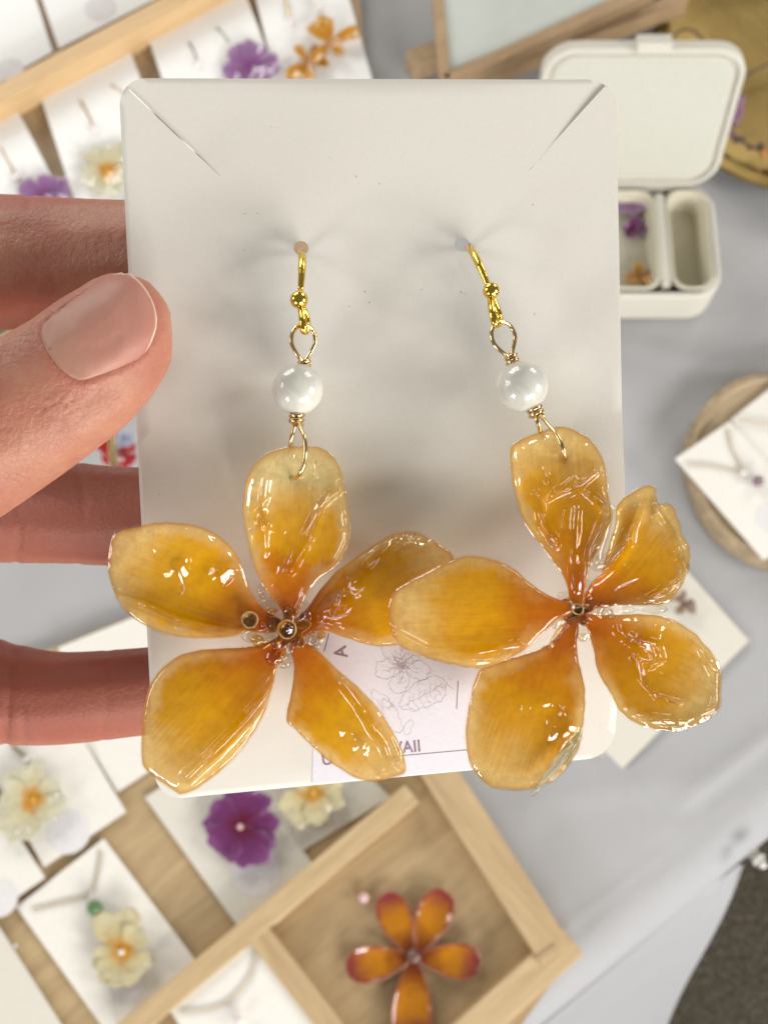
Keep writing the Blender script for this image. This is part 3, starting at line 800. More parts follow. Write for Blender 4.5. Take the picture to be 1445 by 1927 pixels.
P(E1, [(528, 1165), (495, 1143), (472, 1108), (458, 1068), (440, 1032), (405, 1002), (360, 986), (310, 981), (262, 988), (216, 1001), (205, 1030), (202, 1070), (209, 1102), (226, 1140), (256, 1168), (300, 1190), (345, 1201), (400, 1203), (440, 1199), (464, 1190), (492, 1192), (522, 1190), (536, 1180)],
  (350, 1100), (532, 1178), (202, 1060), mp_px(143.2), AMBER, hf=h_p2, seed=2)
def h_p3(x, y, a, b, r):
    h = -1.0*b*b + common_noise(x, y, .35, 40, 3) + drips(x, y, .28, 40, 3.3, 2.5) - .6*a
    h += ridge(x, y, [(740, 1010), (690, 1060), (640, 1130), (600, 1165)], 20, .9) + ridge(x, y, [(760, 1030), (700, 1090), (670, 1110)], 10, .3)
    h += bumpf(x, y, (637, 1135), 18, .8) + bumpf(x, y, (780, 1020), 22, .8)+ridge(x, y, [(575, 1195), (600, 1172), (640, 1178)], 9, .4)
    return h
P(E1, [(556, 1166), (576, 1146), (594, 1118), (622, 1083), (660, 1053), (700, 1025), (738, 1003), (780, 999), (816, 1015), (850, 1040), (862, 1075), (850, 1130), (822, 1185), (780, 1208), (740, 1217), (700, 1217), (660, 1205), (622, 1192), (598, 1190), (574, 1200), (560, 1192)],
  (700, 1125), (560, 1180), (850, 1070), mp_px(144.2), AMBER, hf=h_p3, seed=3)
def h_p4(x, y, a, b, r):
    h = -1.6*b*b + common_noise(x, y, .16, 70, 4) + .8*a - 2.2*a*a
    h += ridge(x, y, [(515, 1290), (470, 1350), (410, 1410), (355, 1465)], 20, 1.1, .6) - ridge(x, y, [(500, 1260), (440, 1330), (370, 1410)], 26, .7)
    return h
P(E1, [(540, 1200), (538, 1225), (524, 1250), (516, 1292), (500, 1342), (472, 1390), (432, 1438), (380, 1480), (345, 1497), (318, 1484), (292, 1465), (268, 1440), (265, 1392), (268, 1340), (280, 1292), (308, 1252), (350, 1227), (400, 1219), (460, 1216), (500, 1210), (528, 1196)],
  (400, 1330), (535, 1205), (300, 1475), mp_px(143.6), AMBER, hf=h_p4, seed=4)
def h_p5(x, y, a, b, r):
    h = -1.2*b*b + common_noise(x, y, .28, 48, 5) + drips(x, y, .2, 50, 5.3, 1.0) - 1.6*a*a
    h += ridge(x, y, [(655, 1290), (690, 1340), (725, 1400), (745, 1450)], 17, 1.0) + bumpf(x, y, (655, 1375), 20, .5)+bumpf(x, y, (680, 1405), 14, .4)
    h += ridge(x, y, [(715, 1465), (745, 1440), (764, 1452)], 8, .4)
    return h
P(E1, [(548, 1205), (562, 1206), (598, 1222), (638, 1260), (680, 1296), (720, 1342), (746, 1386), (761, 1420), (764, 1454), (740, 1464), (715, 1472), (680, 1470), (642, 1450), (610, 1428), (580, 1400), (555, 1375), (539, 1360), (540, 1330), (549, 1290), (552, 1250), (546, 1225)],
  (640, 1350), (550, 1205), (750, 1460), mp_px(143.8), AMBER, hf=h_p5, seed=5)
# ---- right flower
def h_q1(x, y, a, b, r):
    h = 1.0*b*b + common_noise(x, y, .30, 46, 11) + drips(x, y, .34, 38, 11.3, 1.9) - .4*a
    h += ridge(x, y, [(1118, 935), (1146, 958), (1128, 1000), (1110, 1045)], 9, 1.3) + ridge(x, y, [(1010, 930), (1018, 980), (1045, 1025)], 12, .7) - bumpf(x, y, (1062, 866), 13, .5)
    h += ridge(x, y, [(1020, 885), (1045, 925), (1090, 915), (1120, 890)], 9, .45) + ridge(x, y, [(1085, 960), (1080, 1040), (1085, 1110)], 13, .5)+ridge(x, y, [(1030, 940), (1080, 900), (1105, 930)], 8, .4)
    return h+.5*r**6
P(E2, [(1072, 1135), (1066, 1105), (1052, 1075), (1020, 1032), (985, 985), (970, 940), (960, 892), (957, 852), (966, 833), (1002, 815), (1055, 801), (1100, 818), (1126, 845), (1140, 880), (1146, 930), (1152, 975), (1132, 1025), (1112, 1062), (1104, 1100), (1098, 1138), (1085, 1146)],
  (1062, 945), (1086, 1145), (1045, 801), mp_px(141.6), AMBERQ, hf=h_q1, seed=11)
def h_q2(x, y, a, b, r):
    h = common_noise(x, y, .34, 48, 12) + drips(x, y, .34, 36, 12.3, 2.2) - .8*a
    h += ridge(x, y, [(1122, 1085), (1150, 1062), (1178, 1020), (1200, 960)], 10, 1.4) + bumpf(x, y, (1178, 1010), 13, .7)
    h += ridge(x, y, [(1232, 955), (1255, 985), (1275, 1030), (1290, 1070)], 11, .7)+bumpf(x, y, (1232, 965), 9, .6) + ridge(x, y, [(1205, 1135), (1240, 1115), (1285, 1090)], 10, .6)
    return h+.5*r**6
P(E2, [(1096, 1128), (1112, 1096), (1130, 1074), (1142, 1030), (1154, 985), (1160, 950), (1184, 926), (1212, 912), (1230, 914), (1237, 921), (1235, 934), (1240, 944), (1252, 946), (1266, 952), (1280, 981), (1284, 1005), (1298, 1032), (1297, 1072), (1280, 1108), (1252, 1138), (1200, 1140), (1150, 1142), (1118, 1146), (1100, 1144)],
  (1205, 1050), (1098, 1140), (1260, 940), mp_px(142.4), AMBERQ, hf=h_q2, seed=12, jit=3.5)
def h_q3(x, y, a, b, r):
    h = 1.8*b*b + common_noise(x, y, .26, 44, 13) + drips(x, y, .3, 44, 13.3, .8) + .5*a
    h += bumpf(x, y, (1215, 1222), 26, .9)+ridge(x, y, [(1195, 1240), (1205, 1275), (1235, 1312), (1275, 1322)], 7, .6)+ridge(x, y, [(1205, 1205), (1235, 1212), (1245, 1240), (1222, 1255)], 7, .5)+ridge(x, y, [(1165, 1185), (1205, 1215)], 14, .6)
    h += ridge(x, y, [(1270, 1175), (1320, 1220), (1345, 1270), (1345, 1330), (1290, 1355), (1210, 1355)], 10, .5)
    return h+.5*r**6
P(E2, [(1094, 1152), (1112, 1156), (1150, 1156), (1200, 1153), (1252, 1160), (1300, 1184), (1334, 1220), (1354, 1252), (1358, 1308), (1346, 1345), (1302, 1370), (1255, 1377), (1210, 1368), (1170, 1345), (1145, 1305), (1122, 1262), (1113, 1218), (1104, 1184), (1092, 1166)],
  (1230, 1262), (1095, 1158), (1356, 1310), mp_px(142.4), AMBERQ, hf=h_q3, seed=13, jit=2.5)
def h_q4(x, y, a, b, r):
    h = -.9*b*b + common_noise(x, y, .18, 60, 14) + drips(x, y, .16, 60, 14.3, 2.2) + .3*a-1.6*a*a
    h += bumpf(x, y, (1060, 1375), 34, 1.3)+ridge(x, y, [(1095, 1390), (1055, 1430), (1010, 1475)], 11, .6)+ridge(x, y, [(985, 1330), (1040, 1320), (1060, 1340)], 9, .3)
    return h
P(E2, [(1084, 1166), (1089, 1180), (1086, 1220), (1095, 1262), (1102, 1302), (1098, 1368), (1088, 1412), (1052, 1462), (1020, 1480), (990, 1487), (960, 1488), (920, 1480), (888, 1450), (875, 1405), (876, 1350), (885, 1302), (904, 1256), (955, 1238), (1008, 1222), (1048, 1196), (1066, 1172)],
  (990, 1350), (1078, 1170), (960, 1490), mp_px(142.6), AMBERQ, hf=h_q4, seed=14, jit=2.5)
def h_q5(x, y, a, b, r):
    h = -1.5*b*b + common_noise(x, y, .12, 80, 15) + 1.2*a
    h += ridge(x, y, [(740, 1190), (800, 1222), (880, 1232), (970, 1215)], 18, .9, .7) - ridge(x, y, [(760, 1160), (850, 1195), (940, 1190)], 24, .5)
    return h
P(E2, [(1078, 1132), (1050, 1127), (1012, 1106), (970, 1071), (930, 1051), (880, 1043), (832, 1058), (782, 1084), (742, 1109), (730, 1140), (733, 1182), (746, 1212), (790, 1236), (850, 1252), (905, 1259), (945, 1247), (990, 1222), (1028, 1188), (1050, 1166), (1075, 1156), (1084, 1144)],
  (880, 1150), (1080, 1144), (730, 1160), mp_px(141.0), AMBERQ, hf=h_q5, seed=15)

# flower centres: a small open ring, crumpled petal bases and clear resin webs between the petals
def ring(name, c, r_px, d, w, mat, root, sq=1.0, ang=0):
    Pn = [U(c[0]+r_px*math.cos(t)*math.cos(ang)-r_px*sq*math.sin(t)*math.sin(ang), c[1]+r_px*math.cos(t)*math.sin(ang)+r_px*sq*math.sin(t)*math.cos(ang), d+.2*math.sin(2*t)) for t in [2*math.pi*i/36 for i in range(37)]]
    V, F = tube_data(Pn, w*.001, 8, False); return mesh_obj(name, V, F, mat, root)
def cup(name, c, r_px, d, mat, root):
    """small hollow tube: wall and dark floor"""
    V = []; F = []; n = 28; prof = [(1.0, 0.9), (1.0, -.1), (.97, -.25), (.90, -.2), (.80, .3), (.6, .5), (0.02, .55)]
    for q, (rr, dz) in enumerate(prof):
        for k in range(n):
            t = 2*math.pi*k/n; V.append(U(c[0]+r_px*rr*math.cos(t), c[1]+r_px*rr*math.sin(t), d+dz+.08*math.sin(3*t+q)))
    for q in range(len(prof)-1):
        for k in range(n): F.append((q*n+k, q*n+(k+1) % n, (q+1)*n+(k+1) % n, (q+1)*n+k))
    return mesh_obj(name, V, F, mat, root)
def blob(name, c, rx, ry, d, th, mat, root, seed=0, amp=.35):
    """thin lumpy drop of resin"""
    V = []; F = []; NA_, NR_ = 36, 9
    for sgn in (1, -1):
        V.append(U(c[0], c[1], d-sgn*th))
        for j in range(1, NR_):
            r_ = j/NR_
            for k in range(NA_):
                t = 2*math.pi*k/NA_; w = 1+amp*noise.noise(Vector((math.cos(t)*1.3, math.sin(t)*1.3, seed)))
                x = c[0]+rx*r_*w*math.cos(t); y = c[1]+ry*r_*w*math.sin(t)
                V.append(U(x, y, d-sgn*th*math.sqrt(1-r_*r_)-.25*noise.noise(Vector((x*.07, y*.07, seed+sgn)))))
    per = 1+(NR_-1)*NA_
    for k in range(NA_):
        t = 2*math.pi*k/NA_; w = 1+amp*noise.noise(Vector((math.cos(t)*1.3, math.sin(t)*1.3, seed)))
        V.append(U(c[0]+rx*w*math.cos(t), c[1]+ry*w*math.sin(t), d))
    for side in (0, 1):
        o = side*per
        ix = lambda j, k: 2*per+k % NA_ if j == NR_-1 else o+1+j*NA_+k % NA_
        for k in range(NA_):
            f = (o, ix(0, k+1), ix(0, k)); F.append(f if side == 0 else f[::-1])
            for j in range(NR_-1):
                f = (ix(j, k), ix(j, k+1), ix(j+1, k+1), ix(j+1, k)); F.append(f if side == 0 else f[::-1])
    return mesh_obj(name, V, F, mat, root)
DEEP = petal_mat('petal_throat', (.40, .11, .001), (.52, .17, .001), (.58, .22, .003), (.4, .13, .003), clear=0)
DEEPB = plain('throat_brown', (.42, .24, .06), .3, coat=1, nscale=1500, namp=.4, bdist=.0002, bscale=2600)
def throat(root, c, rad, d, seed):
    out = []
    for k in range(40):
        t = 2*math.pi*k/40; rr = rad*(1+.30*math.cos(5*t+seed)+.12*noise.noise(Vector((3*math.cos(t), 3*math.sin(t), seed)))); out.append((c[0]+rr*math.cos(t), c[1]+rr*math.sin(t)))
    return petal('flower_throat', out, c, (c[0], c[1]+1), (c[0]+rad*3, c[1]), mp_px(d), DEEP, root, hf=lambda x, y, a, b, r: .5*noise.noise(Vector((x*.08, y*.08, seed)))-.4*(1-r), thick=1.0, NA=60, NR=12, seed=seed)
throat(E1, (545, 1186), 34, 142.8, 1.8)
cup('throat_tube', (540, 1184), 17, 141.6, DEEPB, E1); ring('throat_rim', (540, 1184), 17.5, 141.1, .07, DEEPB, E1)
cup('petal_bubble', (470, 1166), 15, 141.4, DEEPB, E1); ring('bubble_rim', (470, 1166), 15.5, 141.0, .06, DEEPB, E1)
blob('bubble_dome', (541, 1183), 14, 14, 141.3, .5, RESINB, E1, 1, .1)
for c, rx, ry, s in (((512, 1138), 27, 15, 1), ((574, 1152), 14, 25, 2), ((492, 1196), 28, 17, 3), ((588, 1203), 22, 18, 4), ((536, 1244), 16, 14, 5), ((492, 1112), 9, 12, 6), ((530, 1228), 14, 22, 7)):
    blob('resin_web', c, rx, ry, 143.2, .55, RESIN, E1, s)
for c, rx, ry, s in (((516, 1238), 20, 15, 8), ((498, 1176), 15, 9, 9)): blob('amber_drop', c, rx, ry, 142.8, .7, RESINB, E1, s)
throat(E2, (1086, 1147), 26, 142.0, .6)
cup('throat_tube', (1086, 1146), 11, 140.9, DEEPB, E2); ring('throat_rim', (1086, 1146), 12, 140.5, .07, DEEPB, E2, .75, .6)
for c, rx, ry, s in (((1050, 1164), 19, 18, 21), ((1062, 1122), 18, 9, 22), ((1130, 1152), 24, 14, 23), ((1100, 1192), 15, 16, 24), ((1170, 1148), 28, 6, 25), ((1105, 1108), 11, 20, 26), ((1232, 1146), 26, 8, 27)):
    blob('resin_web', c, rx, ry, 142.2, .55, RESIN, E2, s)
V, F = join_data([tube_data(catmull([tuple(U(1092-i*2, 1150+i*2, 140.9)), tuple(U(1070-i*6, 1176+i*3, 140.6)), tuple(U(1050-i*5, 1205+i*5, 141.6))], 16), .00011, 6) for i in range(5)])
mesh_obj('throat_fibres', V, F, RESINB, E2)
for root, L in ((E1, ((470, 1196, 16, 12, 0), (486, 1206, 13, 11, 1), (510, 1150, 11, 8, 1), (568, 1160, 12, 14, 0), (590, 1206, 13, 12, 0), (604, 1196, 9, 8, 1), (522, 1216, 12, 10, 1), (545, 1222, 10, 14, 0), (502, 1186, 9, 8, 0), (556, 1206, 12, 9, 1), (494, 1122, 7, 6, 0), (530, 1252, 9, 7, 0))),
                (E2, ((1046, 1172, 12, 12, 0), (1062, 1160, 10, 8, 1), (1122, 1148, 13, 14, 0), (1142, 1152, 11, 9, 0), (1098, 1166, 10, 9, 1), (1108, 1126, 9, 8, 1), (1096, 1200, 10, 9, 0), (1068, 1130, 9, 7, 1), (1150, 1160, 9, 6, 0)))):
    for q, (x, y, rx, ry, am) in enumerate(L): blob('resin_bead', (x, y), rx, ry, 141.9, .75, RESINB if am else RESIN, root, q*2.3, .3)
# smooth runs of set resin on the petals
CB = []
for ob_ in [o for o in bpy.data.objects if o.name.startswith('resin_coat')]:
    og = ORG[ob_.name]; CB.append(BVHTree.FromPolygons([v.co+og for v in ob_.data.vertices], [tuple(p.vertices) for p in ob_.data.polygons]))
wdir = Vector((.46, -.78, 0)).normalized()*2.0+Vector((0, 0, .34+.66-TGT.z+.0)); wdir.normalize()
def run(root, pts, w):
    P_ = catmull(pts, max(14, int(len(pts)*8))); n_ = len(P_); V = []; F = []; m = 12; D = []; w *= 1.25
    for x, y in P_:
        d = ray(x, y).normalized(); best = None
        for b_ in CB:
            h = b_.ray_cast(CAM, d)
            if h[0] is not None and (best is None or h[3] < best[1]): best = (h[0], h[3])
        D.append((best[0]-CAM).dot(FWD)*1000 if best else 141.4)
    for i, (x, y) in enumerate(P_):
        dd = sum(D[max(0, i-3):i+4])/len(D[max(0, i-3):i+4]); dd = min(dd, D[i]); nh = -ray(x, y).normalized()
        a, b = P_[max(i-1, 0)], P_[min(i+1, n_-1)]; t = (RGT*(b[0]-a[0])-UPV*(b[1]-a[1])).normalized(); sd = nh.cross(t).normalized()
        tp_ = math.sin(math.pi*min(1, max(0, (i+.35)/(n_-.3))))**.5; wm = w*.5*tp_*142/FPX*.001*(1+.3*noise.noise(Vector((x*.06, y*.06, 3))))
        c = U(x, y, dd)
        for k in range(m+1):
            an = math.pi*k/m; V.append(c+sd*(-math.cos(an)*wm)+nh*(math.sin(an)*wm*.62-.00003))
        V.append(c-nh*wm*.2)
    q = m+2
    for i in range(n_-1):
        for k in range(q): F.append((i*q+k, i*q+(k+1) % q, (i+1)*q+(k+1) % q, (i+1)*q+k))
    F.append(tuple(range(q-1, -1, -1))); F.append(tuple((n_-1)*q+k for k in range(q)))
    f = F[(n_//2)*q+m//2]
    if (V[f[1]]-V[f[0]]).cross(V[f[2]]-V[f[0]]).dot(nh) < 0: F = [f[::-1] for f in F]
    return mesh_obj('resin_run', V, F, COAT, root)
for pts, w in (([(622, 922), (600, 950), (580, 985), (566, 1008)], 15), ([(552, 1030), (540, 1055), (528, 1078)], 9), ([(492, 930), (490, 955), (496, 985)], 5), ([(642, 945), (646, 975), (640, 1000)], 6),
               ([(402, 1070), (428, 1072), (438, 1088), (418, 1108)], 7), ([(322, 1062), (338, 1082), (344, 1112), (330, 1118)], 8), ([(262, 1138), (310, 1158), (350, 1178), (430, 1188)], 8),
               ([(622, 1130), (650, 1130)], 20), ([(615, 1152), (640, 1160), (662, 1150)], 5), ([(742, 1040), (770, 1026), (800, 1022)], 10), ([(588, 1208), (592, 1186), (612, 1176)], 7),
               ([(662, 1380), (682, 1400), (692, 1425)], 11), ([(735, 1390), (745, 1420), (750, 1440)], 9), ([(498, 1330), (470, 1372), (440, 1410)], 6)): run(E1, pts, w)
for pts, w in (([(1118, 936), (1146, 950), (1152, 966), (1130, 1002), (1118, 1040), (1126, 1064), (1152, 1052), (1182, 1020)], 13), ([(1012, 930), (1020, 965), (1048, 1022)], 5), ([(1050, 925), (1085, 915), (1118, 890)], 8),
               ([(1060, 935), (1085, 925)], 14), ([(1180, 1190), (1206, 1210)], 19), ([(1190, 1232), (1205, 1262), (1222, 1284)], 6), ([(1206, 1262), (1218, 1295), (1248, 1314)], 4), ([(1288, 1196), (1322, 1226), (1346, 1262), (1352, 1310)], 6),
               ([(1212, 1352), (1258, 1366), (1308, 1352)], 6), ([(1235, 962), (1262, 990), (1278, 1036)], 5), ([(1262, 1104), (1284, 1086), (1292, 1060)], 6), ([(880, 1240), (930, 1236), (975, 1214)], 7), ([(1082, 1372), (1064, 1398), (1050, 1418)], 15), ([(1120, 1128), (1126, 1150), (1130, 1164)], 8)): run(E2, pts, w)
# torn clear sliver at the tip of the lower petal, rolled resin lip between the two upper petals
coated('torn_sliver', [(1094, 1368), (1086, 1412), (1060, 1452), (1026, 1478), (1002, 1499), (998, 1490), (1012, 1462), (1040, 1425), (1070, 1390)], (1048, 1436), (1094, 1368), (1000, 1499), mp_px(141.9), SLIVER, E2,
      hf=lambda x, y, a, b, r: .5*b*b+ridge(x, y, [(1088, 1385), (1050, 1440), (1008, 1490)], 5, .35), seed=33, inset=9)
tube('resin_lip', [U(1128, 945, 140.4), U(1142, 962, 140.0), U(1132, 1000, 139.8), U(1118, 1040, 139.9), U(1122, 1060, 139.9), U(1142, 1052, 140.1), U(1172, 1026, 140.4)], [x*.001 for x in swell([(0, .3), (.3, .9), (.6, 1.1), (1, .4)], 50)], RESIN, E2, 12, 50)

for root, L in ((E1, ((503, 985, 5, 142.2), (600, 1188, 6, 142.6), (778, 1006, 6, 143.0), (640, 1120, 5, 142.8), (300, 1160, 4, 142.0), (596, 870, 4, 142.4))),
                (E2, ((1178, 1012, 9, 141.0), (1170, 1026, 6, 141.0), (1232, 966, 6, 141.4), (1036, 1012, 5, 140.8), (1216, 1216, 7, 141.4), (1344, 1330, 6, 141.6)))):
    for x, y, q, d in L: sphere('resin_bubble', U(x, y, d), q*d/FPX*.001, RESIN, root, 16)

# ================================================================== HAND
def hand():
    chains = {
     'thumb': [(-900, 1300, 168, 300, 1), (-620, 1150, 162, 210, 1), (-420, 1040, 152, 172, .95), (-250, 945, 146, 158, .9), (-120, 872, 142.5, 151, .88), (0, 800, 141.5, 143, .86), (75, 752, 141.6, 138, .84), (150, 702, 142.0, 131, .82), (198, 660, 142.5, 122, .80), (224, 630, 143.0, 108, .80), (228, 612, 143.2, 98, .8)],
     'index': [(-760, 560, 190, 170, 1), (-420, 500, 182, 138, 1), (-200, 492, 172, 128, 1), (0, 494, 168, 127, 1), (150, 492, 165.5, 117, 1), (260, 486, 162, 108, 1), (360, 480, 158.5, 98, 1), (430, 478, 156.5, 84, 1), (455, 478, 155.8, 70, 1)],
     'middle': [(-800, 860, 200, 160, 1), (-440, 900, 198, 124, 1), (-200, 940, 190, 108, 1), (0, 958, 182, 101, 1), (120, 964, 176, 97, 1), (230, 972, 172, 94, 1), (400, 970, 168, 92, 1), (560, 960, 165, 84, 1), (600, 960, 164.5, 70, 1)],
     'ring': [(-800, 1130, 206, 150, 1), (-460, 1210, 206, 120, 1), (-240, 1265, 200, 112, 1), (-60, 1294, 192, 106, 1), (20, 1306, 188, 96, 1), (110, 1314, 184, 88, 1), (230, 1305, 180, 84, 1), (380, 1290, 176, 80, 1), (500, 1280, 174, 70, 1), (530, 1278, 174, 60, 1)],
     'little': [(-820, 1330, 210, 140, 1), (-560, 1420, 214, 108, 1), (-400, 1490, 216, 98, 1), (-250, 1560, 206, 90, 1), (-230, 1590, 192, 82, 1), (-290, 1590, 182, 76, 1), (-330, 1570, 178, 62, 1)],
     'palm1': [(-820, 560, 192, 190, .8), (-1150, 760, 200, 240, .8), (-1500, 900, 206, 260, .75), (-1900, 1000, 210, 250, .75)],
     'palm2': [(-820, 860, 202, 200, .8), (-1150, 900, 206, 260, .8), (-1500, 960, 206, 270, .75)],
     'palm3': [(-820, 1120, 206, 190, .8), (-1150, 1050, 206, 260, .8), (-1500, 1020, 206, 270, .75)],
     'palm4': [(-820, 1330, 208, 160, .8), (-1150, 1200, 206, 220, .8), (-1500, 1080, 206, 260, .75)],
     'web': [(-900, 1300, 168, 240, 1), (-1150, 1080, 186, 260, .9)],
     'web2': [(-620, 1150, 164, 150, 1), (-760, 800, 186, 150, .8), (-760, 600, 190, 140, .8)],
    }
    bm = bmesh.new()
    for nm, ch in chains.items():
        pts = [(*U(x, y, d), r_*d/FPX*.001, f) for x, y, d, r_, f in ch]
        L = sum(math.dist(a[:3], b[:3]) for a, b in zip(pts, pts[1:])); n = int(L/.0014)+2
        for q in catmull(pts, n):
            m = Matrix.Translation(q[:3]) @ Matrix.Rotation(TILT, 4, 'X') @ Matrix.Diagonal((q[3], q[3], q[3]*q[4], 1))
            bmesh.ops.create_icosphere(bm, subdivisions=2, radius=1.03, matrix=m)
    me = bpy.data.meshes.new('h'); bm.to_mesh(me); bm.free()
    o = bpy.data.objects.new('h', me); COL.objects.link(o)
    r_ = o.modifiers.new('r', 'REMESH'); r_.mode = 'VOXEL'; r_.voxel_size = .00062
    s_ = o.modifiers.new('s', 'SMOOTH'); s_.factor = .5; s_.iterations = 14
    dg = bpy.context.evaluated_depsgraph_get(); ev = o.evaluated_get(dg); m2 = ev.to_mesh()
    V = [v.co.copy() for v in m2.vertices]; Nn = [v.normal.copy() for v in m2.vertices]; F = [tuple(p.vertices) for p in m2.polygons]
    ev.to_mesh_clear(); bpy.data.objects.remove(o)
    return V, Nn, F
HV, HN, HF = hand()
nail_out = [(80, 616), (94, 600), (118, 578), (158, 548), (200, 524), (236, 516), (258, 528), (278, 552), (291, 582), (294, 614), (286, 640), (274, 662), (252, 680), (226, 694), (190, 708), (160, 716), (140, 712), (112, 692), (90, 662), (78, 634)]
NB, NT = (105, 672), (284, 598)
def in_poly(x, y, Pn):
    ins = False
    for i in range(len(Pn)):
        a, b = Pn[i], Pn[i-1]
        if (a[1] > y) != (b[1] > y) and x < (b[0]-a[0])*(y-a[1])/(b[1]-a[1])+a[0]: ins = not ins
    return ins
NO = catmull(nail_out, 90, True)
blush_shade = []
for i, v in enumerate(HV):
    x, y, d = proj(v); b_ = 0
    if x > -150 and d < 150:
        # the skin fold round the nail, creases by the nail root and over the joint
        dd = min(math.hypot(x-p[0], y-p[1]) for p in NO[::2]) if (30 < x < 330 and 480 < y < 760) else 99
        if HN[i].dot(FWD) < -.1:
            if dd < 60:
                ins = in_poly(x, y, NO)
                ax = ((x-NB[0])*(NT[0]-NB[0])+(y-NB[1])*(NT[1]-NB[1]))/((NT[0]-NB[0])**2+(NT[1]-NB[1])**2)
                if not ins: v += HN[i]*(.00028*math.exp(-((dd-10)/10)**2)*(1.0 if ax < .85 else .45)); 
                else: v -= HN[i]*(.00012*smooth(dd/14))
                b_ = .5*math.exp(-(dd/16)**2)
            for k in range(5):
                cx = 12+k*16; cy = 760+k*-6+30
                t = ((x-cx)*.84+(y-cy)*-.54); s_ = (x-cx)*.54+(y-cy)*.84
                v -= HN[i]*(.00007*math.exp(-(t/4)**2)*math.exp(-(s_/60)**2)*0)
            t = (x-145)*.80-(y-735)*-.60
            s_ = (y-735)*.80+(x-145)*.60
            if abs((x-110)) < 75 and abs(y-770) < 55: v += HN[i]*(.00026*math.sin((x*.6+y*.8)*.42+3*noise.noise(Vector((x*.02, y*.02, 0))))*math.exp(-((x-115)/38)**2-((y-768)/28)**2))
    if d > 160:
        b_ = .72  # fingers behind the card: their shade painted in as darker, redder skin
        if HN[i].dot(FWD) < .3:
            for c_, y0, y1, dep in ((18, 1180, 1420, .00032), (40, 1200, 1400, .00018), (150, 850, 1080, .00016), (30, 860, 1080, .00026), (60, 350, 640, .00020), (200, 1210, 1400, .00012)):
                if y0 < y < y1: v -= HN[i]*(dep*math.exp(-((x-c_-7*math.sin(y*.022+c_))/6)**2))
    blush_shade.append(min(1, b_+.25*max(0, noise.noise(v*90))))
person = thing('hand', U(-1000, 1000, 200), 'bare left hand gripping the earring card from the left edge with thumb in front', 'hand')
hb = mesh_obj('skin', HV, HF, SKIN, person, True, None, {'blush_shade': blush_shade})
bvh = BVHTree.FromPolygons(HV, HF)
def thumb_hit(x, y):
    h = bvh.ray_cast(CAM, ray(x, y).normalized()); return (h[0], h[1]) if h[0] is not None and (h[0]-CAM).dot(FWD) < .152 else None
V = []; F = []; al = []; nR = 12; nA = len(NO); cx, cy = 185, 622
def npt(x, y, r_, out):
    h = thumb_hit(x, y); k = 0
    while h is None and k < 40: x = lerp(x, cx, .03); y = lerp(y, cy, .03); h = thumb_hit(x, y); k += 1
    p, n = h; a = ((x-NB[0])*(NT[0]-NB[0])+(y-NB[1])*(NT[1]-NB[1]))/((NT[0]-NB[0])**2+(NT[1]-NB[1])**2)
    lift = (.00004+.00040*smooth(a/.35)+.00030*smooth((a-.75)/.3))*(1-lerp(1.5, .5, smooth((a-.6)/.25))*r_**7)
    al.append(min(1, max(0, .94*r_**2.2 if a > .62 else .8*r_*.2)) if out else 0)
    # free edge follows the tip side of the outline
    tipness = smooth((a-.55)/.35); al[-1] = lerp(.35+.25*a, lerp(.5, .975, r_**5), tipness) if a > .3 else .18+.4*max(0, a)
    return p-ray(x, y).normalized()*lift*.6+n*lift*.5*(1 if n.dot(FWD) < 0 else -1)
V.append(npt(cx, cy, 0, 1))
for j in range(1, nR+1):
    r_ = j/nR
    for x, y in NO: V.append(npt(cx+(x-cx)*r_, cy+(y-cy)*r_, r_, 1))
for k in range(nA):
    F.append((0, 1+(k+1) % nA, 1+k))
    for j in range(nR-1): F.append((1+j*nA+k, 1+j*nA+(k+1) % nA, 1+(j+1)*nA+(k+1) % nA, 1+(j+1)*nA+k))
o = mesh_obj('thumbnail', V, F, NAIL, person, True, None, {'along': al})
sm = o.modifiers.new('thickness', 'SOLIDIFY'); sm.thickness = .00016; sm.offset = 0

